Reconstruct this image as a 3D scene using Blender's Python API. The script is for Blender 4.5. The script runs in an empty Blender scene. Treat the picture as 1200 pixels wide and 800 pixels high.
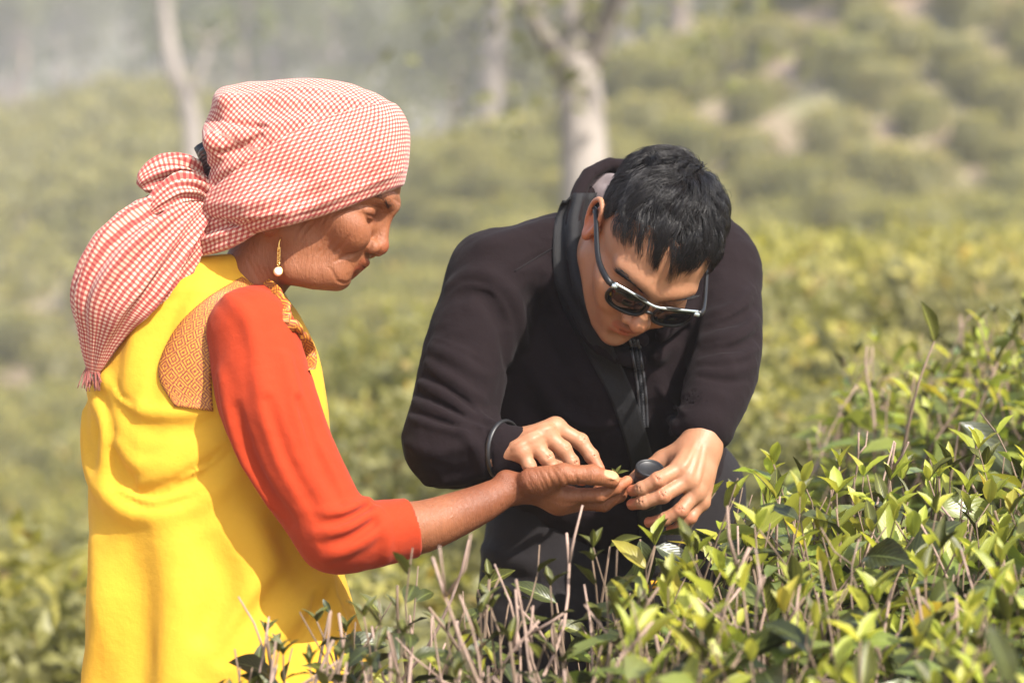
import bpy, math, random
import numpy as np
from mathutils import Vector, Matrix
from concurrent.futures import ThreadPoolExecutor

random.seed(7)
rng = np.random.default_rng(7)
SC = bpy.context.scene
COL = SC.collection

# ------------------------------------------------------------------ camera, sky, sun, exposure
D0 = 2.833                       # metres to the plane of focus (the hands)
CAM = np.array([0.0, 0.0, 1.50])
PITCH = math.radians(5.0)
RIGHT = np.array([1.0, 0.0, 0.0])
UP = np.array([0.0, math.sin(PITCH), math.cos(PITCH)])
FWD = np.array([0.0, math.cos(PITCH), -math.sin(PITCH)])

cam_data = bpy.data.cameras.new("camera")
cam = bpy.data.objects.new("camera", cam_data)
COL.objects.link(cam)
cam.location = CAM
cam.rotation_euler = (math.pi / 2 - PITCH, 0, 0)
cam_data.lens = 85
cam_data.sensor_width = 36
cam_data.clip_start = 0.05
cam_data.clip_end = 3000
cam_data.dof.use_dof = True
cam_data.dof.focus_distance = D0 + 0.01
cam_data.dof.aperture_fstop = 3.3
cam_data.dof.aperture_blades = 9
SC.camera = cam

SUN_DIR = Vector((0.44, -0.49, 0.74)).normalized()     # towards the sun
elev = math.asin(SUN_DIR.z)
azim = math.atan2(SUN_DIR.x, SUN_DIR.y)
world = bpy.data.worlds.new("World")
SC.world = world
world.use_nodes = True
wn = world.node_tree
wn.nodes.clear()
w_out = wn.nodes.new("ShaderNodeOutputWorld")
w_bg = wn.nodes.new("ShaderNodeBackground")
w_sky = wn.nodes.new("ShaderNodeTexSky")
w_sky.sky_type = 'NISHITA'
w_sky.sun_disc = False
w_sky.sun_elevation = elev
w_sky.sun_rotation = azim
w_sky.dust_density = 3.0
w_sky.air_density = 1.2
w_bg.inputs['Strength'].default_value = 0.13
wn.links.new(w_sky.outputs[0], w_bg.inputs[0])
wn.links.new(w_bg.outputs[0], w_out.inputs[0])
sun_d = bpy.data.lights.new("sun", 'SUN')
sun_d.energy = 4.6
sun_d.angle = math.radians(0.5)
sun_d.color = (1.0, 0.95, 0.87)
sun = bpy.data.objects.new("sun", sun_d)
COL.objects.link(sun)
sun.location = (6, -4, 12)
sun.rotation_euler = SUN_DIR.to_track_quat('Z', 'Y').to_euler()
SC.view_settings.view_transform = 'Standard'
SC.view_settings.look = 'None'
SC.view_settings.gamma = 1
SC.view_settings.use_curve_mapping = False
SC.view_settings.exposure = 1.38
SC.render.engine = 'CYCLES'
SC.cycles.use_denoising = True
SC.cycles.max_bounces = 8
SC.cycles.transparent_max_bounces = 8
SC.cycles.volume_bounces = 0

# ------------------------------------------------------------------ materials
def mat_new(name):
    m = bpy.data.materials.new(name)
    m.use_nodes = True
    nt = m.node_tree
    nt.nodes.clear()
    out = nt.nodes.new("ShaderNodeOutputMaterial")
    b = nt.nodes.new("ShaderNodeBsdfPrincipled")
    nt.links.new(b.outputs[0], out.inputs['Surface'])
    return m, nt, b, out

def nd(nt, kind, **kw):
    n = nt.nodes.new(kind)
    for k, v in kw.items():
        if k.startswith('i_'):
            key = k[2:]
            n.inputs[int(key) if key.isdigit() else key].default_value = v
        else:
            setattr(n, k, v)
    return n

def mixc(nt, a, b, fac, mode='MIX'):
    n = nt.nodes.new("ShaderNodeMix")
    n.data_type = 'RGBA'
    n.blend_type = mode
    for sock, v in ((n.inputs[0], fac), (n.inputs[6], a), (n.inputs[7], b)):
        if hasattr(v, 'is_output'):
            nt.links.new(v, sock)
        elif isinstance(v, (int, float)):
            sock.default_value = v
        else:
            sock.default_value = (*v, 1) if len(v) == 3 else v
    return n.outputs[2]

def mth(nt, op, a, b=None, c=None, clamp=False):
    n = nt.nodes.new("ShaderNodeMath")
    n.operation = op
    n.use_clamp = clamp
    for i, v in enumerate((a, b, c)):
        if v is None:
            continue
        if hasattr(v, 'is_output'):
            nt.links.new(v, n.inputs[i])
        else:
            n.inputs[i].default_value = v
    return n.outputs[0]

def ramp(nt, src, stops):
    n = nt.nodes.new("ShaderNodeValToRGB")
    els = n.color_ramp.elements
    els[0].position, els[0].color = stops[0][0], (*stops[0][1], 1)
    els[1].position, els[1].color = stops[-1][0], (*stops[-1][1], 1)
    for p, c in stops[1:-1]:
        e = els.new(p)
        e.color = (*c, 1)
    nt.links.new(src, n.inputs[0])
    return n.outputs[0]

def noise_tex(nt, scale, detail=3, rough=0.55, vec=None, stretch=None):
    n = nd(nt, "ShaderNodeTexNoise", i_Scale=scale, i_Detail=detail, i_Roughness=rough)
    if vec is None:
        vec = nd(nt, "ShaderNodeTexCoord").outputs['Object']
    if stretch:
        mp = nd(nt, "ShaderNodeMapping", i_Scale=stretch)
        nt.links.new(vec, mp.inputs[0])
        vec = mp.outputs[0]
    nt.links.new(vec, n.inputs['Vector'])
    return n.outputs['Fac']

def bump(nt, bsdf, height, strength, dist):
    n = nd(nt, "ShaderNodeBump", i_Strength=strength, i_Distance=dist)
    nt.links.new(height, n.inputs['Height'])
    prev = bsdf.inputs['Normal'].links[0].from_socket if bsdf.inputs['Normal'].links else None
    if prev is not None:
        nt.links.new(prev, n.inputs['Normal'])
    nt.links.new(n.outputs[0], bsdf.inputs['Normal'])

# ------------------------------------------------------------------ scene graph helpers
def props(o, label=None, cat=None, group=None, kind=None):
    if label: o['label'] = label
    if cat: o['category'] = cat
    if group: o['group'] = group
    if kind: o['kind'] = kind
    return o

def link(name, data, parent=None, loc=None):
    o = bpy.data.objects.new(name, data)
    COL.objects.link(o)
    if parent is not None:
        o.parent = parent
    if loc is not None:
        o.location = loc
    return o

def mesh_np(name, V, F, mats, uv=None, colors=None, smooth=True, midx=None):
    """V (n,3); F list of (m,k) int arrays (tris or quads); one mesh datablock."""
    if not isinstance(F, (list, tuple)):
        F = [F]
    F = [np.asarray(f, np.int32) for f in F if len(f)]
    me = bpy.data.meshes.new(name)
    V = np.asarray(V, np.float32)
    me.vertices.add(len(V))
    me.vertices.foreach_set('co', V.ravel())
    loops = np.concatenate([f.ravel() for f in F])
    sizes = np.concatenate([np.full(len(f), f.shape[1], np.int32) for f in F])
    starts = np.concatenate([[0], np.cumsum(sizes)[:-1]]).astype(np.int32)
    me.loops.add(len(loops))
    me.loops.foreach_set('vertex_index', loops)
    me.polygons.add(len(sizes))
    me.polygons.foreach_set('loop_start', starts)
    try:
        me.polygons.foreach_set('loop_total', sizes)
    except Exception:
        pass
    for m in (mats if isinstance(mats, (list, tuple)) else [mats]):
        me.materials.append(m)
    if midx is not None:
        me.polygons.foreach_set('material_index', np.asarray(midx, np.int32))
    me.polygons.foreach_set('use_smooth', np.full(len(sizes), bool(smooth)))
    if uv is not None:
        l = me.uv_layers.new(name='UVMap')
        l.data.foreach_set('uv', np.asarray(uv, np.float32)[loops].ravel())
    if colors is not None:
        a = me.attributes.new('tone', 'FLOAT_COLOR', 'POINT')
        c = np.ones((len(V), 4), np.float32)
        c[:, :3] = colors
        a.data.foreach_set('color', c.ravel())
    me.update(calc_edges=True)
    me.validate()
    return me

class Geo:
    """collects tubes / patches / boxes into one mesh"""
    def __init__(s):
        s.V, s.F3, s.F4, s.UV, s.C, s.n = [], [], [], [], [], 0
        s.has_uv = False
    def add(s, V, F, uv=None, col=None):
        V = np.asarray(V, float); F = np.asarray(F, int)
        (s.F3 if F.shape[1] == 3 else s.F4).append(F + s.n)
        s.V.append(V)
        s.UV.append(np.zeros((len(V), 2)) if uv is None else np.asarray(uv))
        s.C.append(np.ones((len(V), 3)) if col is None else np.broadcast_to(np.asarray(col, float), (len(V), 3)))
        s.has_uv |= uv is not None
        s.n += len(V)
    def tube(s, pts, rad, sides=8, cap=True, col=None, squash=None):
        pts = np.asarray(pts, float); n = len(pts)
        rad = np.broadcast_to(np.asarray(rad, float), (n,))
        T = np.gradient(pts, axis=0); T /= np.linalg.norm(T, axis=1)[:, None] + 1e-12
        ref = np.array([0, 0, 1.0]) if abs(T[0][2]) < 0.9 else np.array([1.0, 0, 0])
        N = np.cross(T[0], ref); N /= np.linalg.norm(N)
        V = []
        a = np.linspace(0, 2 * np.pi, sides, endpoint=False)
        for i in range(n):
            N = N - T[i] * np.dot(N, T[i]); N /= np.linalg.norm(N) + 1e-12
            B = np.cross(T[i], N)
            V.append(pts[i] + rad[i] * (np.cos(a)[:, None] * N + np.sin(a)[:, None] * B * (squash or 1)))
        V = np.concatenate(V)
        i, j = np.meshgrid(np.arange(n - 1), np.arange(sides), indexing='ij')
        i, j = i.ravel(), j.ravel(); k = (j + 1) % sides
        F = np.stack([i * sides + j, i * sides + k, (i + 1) * sides + k, (i + 1) * sides + j], 1)
        s.add(V, F, col=col)
        if cap:
            base = s.n - len(V)
            for row, flip in ((0, True), (n - 1, False)):
                c = [row * sides + q for q in range(sides)]
                tri = [(c[0], c[q], c[q + 1]) for q in range(1, sides - 1)]
                if flip: tri = [t[::-1] for t in tri]
                s.F3.append(np.asarray(tri) + base)
    def grid(s, P, uv=None, thick=None, col=None, wrap=False):
        """P (n,m,3) patch; thick (n,m,3) offset makes it a slab"""
        n, m = P.shape[:2]
        def quads(o):
            mm = m if wrap else m - 1
            i, j = np.meshgrid(np.arange(n - 1), np.arange(mm), indexing='ij')
            i, j = i.ravel(), j.ravel(); k = (j + 1) % m
            return np.stack([i * m + j, i * m + k, (i + 1) * m + k, (i + 1) * m + j], 1) + o
        UVf = None if uv is None else uv.reshape(-1, 2)
        if thick is None:
            s.add(P.reshape(-1, 3), quads(0), UVf, col)
            return
        Q = P + thick
        F = [quads(0), quads(n * m)[:, ::-1]]
        rim = []
        r = lambda i, j: i * m + j
        for j in range(m - 1 if not wrap else m):
            k = (j + 1) % m
            rim.append((r(0, k), r(0, j), r(0, j) + n * m, r(0, k) + n * m))
            rim.append((r(n - 1, j), r(n - 1, k), r(n - 1, k) + n * m, r(n - 1, j) + n * m))
        if not wrap:
            for i in range(n - 1):
                rim.append((r(i, 0), r(i + 1, 0), r(i + 1, 0) + n * m, r(i, 0) + n * m))
                rim.append((r(i + 1, m - 1), r(i, m - 1), r(i, m - 1) + n * m, r(i + 1, m - 1) + n * m))
        F.append(np.array(rim))
        s.add(np.concatenate([P.reshape(-1, 3), Q.reshape(-1, 3)]), np.concatenate(F),
              None if UVf is None else np.concatenate([UVf, UVf]), col)
    def mesh(s, name, mats, smooth=True, tone=False):
        V = np.concatenate(s.V)
        F = []
        if s.F4: F.append(np.concatenate(s.F4))
        if s.F3: F.append(np.concatenate(s.F3))
        return mesh_np(name, V, F, mats, np.concatenate(s.UV) if s.has_uv else None,
                       np.concatenate(s.C) if tone else None, smooth)

def spline(pts, n, closed=False):
    """Catmull-Rom through pts (any dimension), n samples, roughly by arc length"""
    p = np.asarray(pts, float)
    if p.ndim == 1: p = p[:, None]
    m = len(p)
    ext = np.concatenate([[2 * p[0] - p[1]], p, [2 * p[-1] - p[-2]]])
    out = []
    K = 16
    for i in range(m - 1):
        a, b, c, d = ext[i:i + 4]
        t = np.linspace(0, 1, K, endpoint=False)[:, None]
        out.append(0.5 * (2 * b + (c - a) * t + (2 * a - 5 * b + 4 * c - d) * t ** 2 + (3 * b - a - 3 * c + d) * t ** 3))
    out = np.concatenate(out + [p[-1:]])
    L = np.concatenate([[0], np.cumsum(np.linalg.norm(np.diff(out, axis=0), axis=1))])
    q = np.linspace(0, L[-1], n)
    return np.stack([np.interp(q, L, out[:, k]) for k in range(out.shape[1])], 1)

# ------------------------------------------------------------------ value noise on arrays
def _hash(ix, iy, iz):
    ix, iy, iz = np.atleast_1d(ix), np.atleast_1d(iy), np.atleast_1d(iz)
    h = (ix.astype(np.uint32) * np.uint32(374761393) + iy.astype(np.uint32) * np.uint32(668265263)
         + iz.astype(np.uint32) * np.uint32(2147483647))
    h = (h ^ (h >> np.uint32(13))) * np.uint32(1274126177)
    h = h ^ (h >> np.uint32(16))
    return (h & np.uint32(0xffff)).astype(np.float32) / 32767.5 - 1.0

def vnoise(P):
    P = np.asarray(P, np.float32)
    f = np.floor(P); i = f.astype(np.int64); t = P - f
    t = t * t * (3 - 2 * t)
    x, y, z = i[..., 0], i[..., 1], i[..., 2]
    r = 0
    for dx in (0, 1):
        wx = t[..., 0] if dx else 1 - t[..., 0]
        for dy in (0, 1):
            wy = t[..., 1] if dy else 1 - t[..., 1]
            for dz in (0, 1):
                wz = t[..., 2] if dz else 1 - t[..., 2]
                r = r + wx * wy * wz * _hash(x + dx, y + dy, z + dz)
    return r

# ------------------------------------------------------------------ solids: smooth unions meshed by surface nets (millimetres, X right, Y up, Z away)
def smin(a, b, k):
    if k <= 0: return np.minimum(a, b)
    h = np.maximum(k - np.abs(a - b), 0) / k
    return np.minimum(a, b) - h * h * k * 0.25

def smax(a, b, k):
    return -smin(-a, -b, k)

INF = 1e6
class Solid:
    def __init__(s):
        s.ops = []
        s.lo = np.full(3, INF); s.hi = np.full(3, -INF)
    def op(s, f, lo, hi, k=0.0, mode='u'):
        lo = np.asarray(lo, float); hi = np.asarray(hi, float)
        s.ops.append((f, lo, hi, float(k), mode))
        if mode == 'u':
            s.lo = np.minimum(s.lo, lo); s.hi = np.maximum(s.hi, hi)
        return s
    def cap(s, a, b, ra, rb=None, k=0, mode='u'):
        rb = ra if rb is None else rb
        a = np.asarray(a, np.float32); b = np.asarray(b, np.float32)
        ba = b - a; L = float(ba @ ba) + 1e-9
        def f(P):
            t = np.clip((P - a) @ ba / L, 0, 1)
            d = P - a - t[:, None] * ba
            return np.sqrt(np.einsum('ij,ij->i', d, d)) - (ra + (rb - ra) * t)
        R = max(ra, rb)
        return s.op(f, np.minimum(a, b) - R, np.maximum(a, b) + R, k, mode)
    def ball(s, c, r, k=0, mode='u'):
        return s.cap(c, np.asarray(c, float) + 1e-3, r, r, k, mode)
    def ell(s, c, r, R=None, k=0, mode='u'):
        c = np.asarray(c, np.float32); r = np.asarray(r, np.float32)
        R = np.eye(3, dtype=np.float32) if R is None else np.asarray(R, np.float32)
        def f(P):
            q = (P - c) @ R.T
            k0 = np.linalg.norm(q / r, axis=1)
            k1 = np.linalg.norm(q / (r * r), axis=1) + 1e-9
            return k0 * (k0 - 1) / k1
        e = np.sqrt(((R.T * r) ** 2).sum(1))
        return s.op(f, c - e, c + e, k, mode)
    def chain(s, pts, rad, k=0, mode='u', ik=0.0, n=None):
        pts = np.asarray(pts, float)
        rad = np.broadcast_to(np.asarray(rad, float), (len(pts),))
        if n:
            pr = spline(np.concatenate([pts, rad[:, None]], 1), n)
            pts, rad = pr[:, :3], pr[:, 3]
        pts = pts.astype(np.float32)
        A, B = pts[:-1], pts[1:]
        BA = B - A; L = (BA ** 2).sum(1) + 1e-9
        ra, rb = rad[:-1], rad[1:]
        MR = np.maximum(ra, rb)
        def f(P):
            idx = range(len(A))
            if len(A) > 2 and len(P) > 8:
                pl, ph = P.min(0), P.max(0)
                c = (pl + ph) * 0.5
                R = float(np.linalg.norm(ph - pl)) * 0.5
                t = np.clip(((c - A) * BA).sum(1) / L, 0, 1)
                dc = np.linalg.norm(c - A - t[:, None] * BA, axis=1) - MR
                idx = np.nonzero(dc <= dc.min() + 2 * R + ik + 2 * (MR.max() - MR.min()))[0]
            d = None
            for i in idx:
                t = np.clip((P - A[i]) @ BA[i] / L[i], 0, 1)
                v = P - A[i] - t[:, None] * BA[i]
                e = np.sqrt(np.einsum('ij,ij->i', v, v)) - (ra[i] + (rb[i] - ra[i]) * t).astype(np.float32)
                d = e if d is None else smin(d, e, ik)
            return d
        m = rad.max()
        return s.op(f, pts.min(0) - m, pts.max(0) + m, k, mode)
    def loft(s, secs, k=0, mode='u', power=2.0):
        """vertical body of (super)ellipse sections: rows (y, cx, cz, a, b), sorted by y descending or ascending"""
        S = np.asarray(sorted(secs), float)
        ys = np.linspace(S[0, 0], S[-1, 0], 64)
        sp = spline(S, 400); sp = sp[np.argsort(sp[:, 0])]
        tab = np.stack([np.interp(ys, sp[:, 0], sp[:, j]) for j in range(5)], 1)
        def f(P):
            y = np.clip(P[:, 1], ys[0], ys[-1])
            cx, cz, a, b = (np.interp(y, ys, tab[:, j]).astype(np.float32) for j in (1, 2, 3, 4))
            u = (P[:, 0] - cx) / a; v = (P[:, 2] - cz) / b
            k0 = (np.abs(u) ** power + np.abs(v) ** power) ** (1 / power)
            k1 = np.sqrt((u / a) ** 2 + (v / b) ** 2) + 1e-6
            d = (k0 - 1) * np.maximum(k0, 0.3) / k1
            d = np.maximum(np.minimum(d, 400), -np.minimum(a, b))
            e = np.maximum(np.abs(P[:, 1] - y), 0)
            return np.where(e > 0, np.sqrt(np.maximum(d, 0) ** 2 + e ** 2) + np.minimum(d, 0) * 0, d)
        lo = (np.min(S[:, 1] - S[:, 3]), S[0, 0], np.min(S[:, 2] - S[:, 4]))
        hi = (np.max(S[:, 1] + S[:, 3]), S[-1, 0], np.max(S[:, 2] + S[:, 4]))
        return s.op(f, lo, hi, k, mode)
    def plane(s, p, n, k=0, mode='i'):
        """keeps the side the normal points away from"""
        p = np.asarray(p, np.float32); n = np.asarray(n, np.float32); n = n / np.linalg.norm(n)
        return s.op(lambda P: (P - p) @ n, (-INF,) * 3, (INF,) * 3, k, mode)
    def disp(s, f, lo=(-INF,) * 3, hi=(INF,) * 3):
        return s.op(f, lo, hi, 0, 'd')
    def sub(s, other, k=0, mode='u'):
        return s.op(other.eval, other.lo, other.hi, k, mode)
    def eval(s, P, ops=None):
        P = np.asarray(P, np.float32)
        d = np.full(len(P), INF, np.float32)
        for f, lo, hi, k, mode in (s.ops if ops is None else ops):
            v = f(P)
            if mode == 'u': d = smin(d, v, k)
            elif mode == 's': d = smax(d, -v, k)
            elif mode == 'i': d = smax(d, v, k)
            elif mode == 'd': d = d + v
        return d
    def near(s, lo, hi, pad):
        km = max(o[3] for o in s.ops if o[4] == 'u')      # an early piece still shapes a later, widely blended one
        out = []
        for o in s.ops:
            e = pad + (km if o[4] == 'u' else o[3])
            if np.all(o[1] - e <= hi) and np.all(o[2] + e >= lo): out.append(o)
        return out
    def front(s, x, y, z0=-500, z1=600):
        """depth Z where lines along +Z first meet the solid (nan: miss)"""
        x = np.asarray(x, float).ravel(); y = np.asarray(y, float).ravel()
        z = np.full(len(x), float(z0)); live = np.arange(len(x))
        for _ in range(70):
            d = s.eval(np.stack([x[live], y[live], z[live]], 1))
            z[live] += np.where(d < 0.2, 0, np.maximum(d * 0.75, 0.15))
            live = live[(d >= 0.2) & (z[live] <= z1)]
            if not len(live): break
        return np.where(z < z1, z, np.nan)
    def net(s, h, n=16, lo=None, hi=None):
        """surface-nets mesh of the zero level: V (n,3), quads"""
        lo = s.lo - 3 * h if lo is None else np.asarray(lo, float)
        hi = s.hi + 3 * h if hi is None else np.asarray(hi, float)
        S = n * h
        nb = np.ceil((hi - lo) / S).astype(int)
        B = np.stack(np.meshgrid(*[np.arange(q) for q in nb], indexing='ij'), -1).reshape(-1, 3)
        C = lo + (B + 0.5) * S
        d = np.concatenate([s.eval(C[i:i + 20000]) for i in range(0, len(C), 20000)])
        B = B[np.abs(d) < S * 0.87 * 1.8 + 7]
        g = np.arange(n + 1)
        G = np.stack(np.meshgrid(g, g, g, indexing='ij'), -1).reshape(-1, 3)
        dims = nb * n + 2
        keys, verts, quads = [], [], []
        corner = [(i, j, k) for i in (0, 1) for j in (0, 1) for k in (0, 1)]
        K = lambda c: (c[..., 0].astype(np.int64) * dims[1] + c[..., 1]) * dims[2] + c[..., 2]
        def work(b):
            keys, verts, quads = [], [], []
            o = lo + b * S
            ops = s.near(o, o + S, 2 * h + 3)
            if not any(q[4] == 'u' for q in ops): return None
            D = s.eval((o + G * h).astype(np.float32), ops).reshape(n + 1, n + 1, n + 1)
            neg = D < 0
            if neg.all() or not neg.any(): return None
            cs = sum(neg[i:n + i, j:n + j, k:n + k].astype(np.int8) for i, j, k in corner)
            act = np.argwhere((cs > 0) & (cs < 8))
            if len(act):
                acc = np.zeros((len(act), 3)); cnt = np.zeros(len(act))
                val = {c: D[act[:, 0] + c[0], act[:, 1] + c[1], act[:, 2] + c[2]] for c in corner}
                for c in corner:
                    for ax in range(3):
                        if c[ax]: continue
                        e = list(c); e[ax] = 1; e = tuple(e)
                        va, vb = val[c], val[e]
                        x = (va < 0) != (vb < 0)
                        t = np.where(x, va / np.where(x, va - vb, 1), 0)
                        p = np.tile(np.array(c, float), (len(act), 1)); p[:, ax] += t
                        acc += p * x[:, None]; cnt += x
                gl = act + b * n + 1
                keys.append(K(gl)); verts.append(o + (act + acc / cnt[:, None]) * h)
            for ax in range(3):
                a1, a2 = (ax + 1) % 3, (ax + 2) % 3
                sl0 = [slice(0, n)] * 3; sl1 = [slice(0, n)] * 3
                sl1[ax] = slice(1, n + 1)
                x = neg[tuple(sl0)] != neg[tuple(sl1)]
                e = np.argwhere(x)
                if not len(e): continue
                inside = neg[tuple(sl0)][x]
                base = e + b * n + 1
                q = []
                for o1, o2 in ((1, 1), (0, 1), (0, 0), (1, 0)):
                    c = base.copy(); c[:, a1] -= o1; c[:, a2] -= o2
                    q.append(K(c))
                q = np.stack(q, 1)
                q = np.where(inside[:, None], q, q[:, ::-1])
                quads.append(q)
            return keys, verts, quads
        with ThreadPoolExecutor(4) as ex:
            for r in ex.map(work, B, chunksize=8):
                if r:
                    keys += r[0]; verts += r[1]; quads += r[2]
        keys = np.concatenate(keys); verts = np.concatenate(verts); quads = np.concatenate(quads)
        order = np.argsort(keys); ks = keys[order]
        idx = np.searchsorted(ks, quads); idx = np.minimum(idx, len(ks) - 1)
        ok = (ks[idx] == quads).all(1)
        F = idx[ok]                       # X right, Y up, Z away is left-handed: flip for outward normals
        return verts[order], F[:, ::-1]

def q(x, y, z=0.0):
    """photograph pixel (1200 wide) at depth offset z (mm behind the plane of focus) -> mm"""
    s = (D0 * 1000 + z) / (D0 * 1000)
    return np.array([(x - 600) * s, (400 - y) * s, z], float)

def qs(L):
    return np.array([q(*p) for p in L])

def to_world(V):
    V = np.asarray(V, float) / 1000.0
    return CAM + V[..., 0:1] * RIGHT + V[..., 1:2] * UP + (V[..., 2:3] + D0) * FWD

class Frame:
    """local axes (x forward, y up, z sideways) placed in mm space"""
    def __init__(s, o, fwd, up, scale=1.0):
        f = np.asarray(fwd, float); f /= np.linalg.norm(f)
        u = np.asarray(up, float); u = u - f * (f @ u); u /= np.linalg.norm(u)
        s.R = np.stack([f, u, np.cross(f, u)]); s.o = np.asarray(o, float); s.s = scale
    def __call__(s, x, y, z):
        return s.o + s.s * (x * s.R[0] + y * s.R[1] + z * s.R[2])
    def arr(s, L):
        return s.o + s.s * (np.asarray(L, float) @ s.R)
    def inv(s, P):
        return ((P - s.o) @ s.R.T) / s.s

def paint(V, blobs):
    """vertex tone: list of (points polyline, radius, softness, rgb)"""
    C = np.ones((len(V), 3))
    for pts, r, soft, rgb in blobs:
        pts = np.atleast_2d(pts)
        d = np.full(len(V), 1e9)
        if len(pts) == 1:
            d = np.linalg.norm(V - pts[0], axis=1)
        for a, b in zip(pts[:-1], pts[1:]):
            ba = b - a
            t = np.clip((V - a) @ ba / (ba @ ba + 1e-9), 0, 1)
            d = np.minimum(d, np.linalg.norm(V - a - t[:, None] * ba, axis=1))
        w = np.clip((r + soft - d) / max(soft, 1e-3), 0, 1); w = (w * w * (3 - 2 * w))[:, None]
        C = C * (1 - w) + C * np.asarray(rgb) * w
    return C

# ------------------------------------------------------------------ terrain (metres; x right, y away, z up)
def bark_mat(name, a, b_, scale):
    m, nt, b, out = mat_new(name)
    tc = nd(nt, "ShaderNodeTexCoord").outputs['Object']
    n1 = noise_tex(nt, 3.0 * scale, 5, 0.65, tc, (1, 1, 0.35)); n2 = noise_tex(nt, 22 * scale, 4, 0.6, tc, (1, 1, 0.4))
    c = mixc(nt, a, b_, ramp(nt, n1, [(0.42, (0, 0, 0)), (0.60, (1, 1, 1))]))
    c = mixc(nt, c, tuple(v * 0.6 for v in a), mth(nt, 'MULTIPLY', n2, 0.5))
    nt.links.new(c, b.inputs['Base Color']); b.inputs['Roughness'].default_value = 0.9
    bump(nt, b, n2, 0.6, 0.02 / scale)
    return m

AZ = np.array([-600, -200, 0, 200, 400, 600, 800, 1000, 1200, 1400, 1800]) / 2833.0 - 600 / 2833.0
DS = np.array([0, 2.5, 4, 6, 10, 15, 22, 31, 40, 60, 80, 120, 200, 330, 480])
TB = np.array([  # ground height, one row per direction
    [-.1, -.1, -.2, -.5, -1.3, -1.9, -2.4, -2.8, -2.5, -.2, 1.6, 1.6, 2, 22, 30],
    [.0, .0, -.1, -.45, -1.25, -1.85, -2.4, -2.8, -2.4, .0, 1.8, 1.8, 2, 24, 32],
    [.05, .05, -.05, -.44, -1.2, -1.85, -2.35, -2.7, -2.3, .1, 2.0, 2.0, 3, 26, 34],
    [.05, .05, .0, -.40, -.95, -1.45, -1.9, -2.0, -1.4, 1.2, 2.9, 2.2, 3, 26, 34],
    [.05, .05, .02, -.12, -.50, -.80, -1.15, -1.2, -.7, .3, .7, .3, 2, 22, 30],
    [.05, .05, .06, .08, -.05, -.2, -.45, -.45, .85, 1.0, .5, .2, 2, 20, 28],
    [.05, .06, .12, .28, .18, .05, -.30, -.25, 2.4, 2.9, 2.2, 1.0, 3, 22, 30],
    [.05, .08, .18, .33, .20, .08, -.35, -.1, 4.3, 5.6, 6.0, 6.0, 8, 24, 32],
    [.08, .10, .22, .38, .26, .12, -.35, .1, 5.2, 8.0, 9.5, 11., 13, 26, 34],
    [.08, .10, .24, .40, .30, .2, -.25, .3, 5.7, 9.0, 11., 13., 16, 28, 36],
    [.08, .10, .24, .40, .34, .3, .0, .5, 6.1, 9.6, 12., 14., 18, 30, 38]])
def ground_z(x, y):
    x = np.asarray(x, float); y = np.asarray(y, float)
    d = np.maximum(y, 0.0)
    a = np.clip(x / np.maximum(y, 1.5), AZ[0], AZ[-1])
    ia = np.clip(np.searchsorted(AZ, a) - 1, 0, len(AZ) - 2); ta = (a - AZ[ia]) / (AZ[ia + 1] - AZ[ia])
    dd = np.clip(d, 0, DS[-1] - 1e-3)
    jd = np.clip(np.searchsorted(DS, dd, side='right') - 1, 0, len(DS) - 2); td = (dd - DS[jd]) / (DS[jd + 1] - DS[jd])
    ta = ta * ta * (3 - 2 * ta); 
    z = (TB[ia, jd] * (1 - ta) + TB[ia + 1, jd] * ta) * (1 - td) + (TB[ia, jd + 1] * (1 - ta) + TB[ia + 1, jd + 1] * ta) * td
    n_ = vnoise(np.stack([x / 2.2, y / 2.2, 0 * x], -1)) * 0.04 + vnoise(np.stack([x / 9, y / 9, 0 * x + 5], -1)) * 0.12 * np.clip(d / 20, 0, 1)
    return z + n_ + vnoise(np.stack([x / 45, y / 45, 0 * x + 9], -1)) * 3.0 * np.clip((d - 180) / 150, 0, 1)

m, nt, b, out = mat_new("dry_soil")
tc = nd(nt, "ShaderNodeTexCoord").outputs['Object']
n1 = noise_tex(nt, 1.6, 6, 0.65, tc); n2 = noise_tex(nt, 0.35, 4, 0.6, tc); n3 = noise_tex(nt, 30, 3, 0.6, tc)
c = mixc(nt, (0.29, 0.205, 0.145), (0.19, 0.135, 0.09), n1)
c = mixc(nt, c, (0.13, 0.145, 0.045), ramp(nt, n2, [(0.46, (0, 0, 0)), (0.62, (0.8, 0.8, 0.8))]))
c = mixc(nt, c, (0.40, 0.30, 0.22), mth(nt, 'MULTIPLY', n3, 0.3))
geo = nd(nt, "ShaderNodeTexCoord")
sp = nd(nt, "ShaderNodeSeparateXYZ"); nt.links.new(geo.outputs['Object'], sp.inputs[0])
far = nd(nt, "ShaderNodeMapRange", i_1=90.0, i_2=200.0); nt.links.new(sp.outputs[1], far.inputs[0])
n4 = noise_tex(nt, 0.05, 6, 0.65, tc)
woods = mixc(nt, (0.07, 0.085, 0.04), (0.20, 0.16, 0.11), n4)
c = mixc(nt, c, woods, far.outputs[0])
nt.links.new(c, b.inputs['Base Color']); b.inputs['Roughness'].default_value = 0.95
bump(nt, b, n3, 0.5, 0.03)
soil = m
xs = np.concatenate([np.linspace(-420, -40, 34), np.linspace(-38, 38, 100), np.linspace(40, 420, 34)])
ys = np.concatenate([np.linspace(-30, 0, 10), np.linspace(0.4, 70, 130), np.linspace(72, 480, 50)])
X, Y = np.meshgrid(xs, ys)
Z = ground_z(X, Y)
g = Geo(); g.grid(np.stack([X, Y, Z], -1))
ground = link("ground", g.mesh("ground", soil)); props(ground, "dry earth hillside between the tea bushes, wooded ridge far behind", kind="structure")

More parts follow.
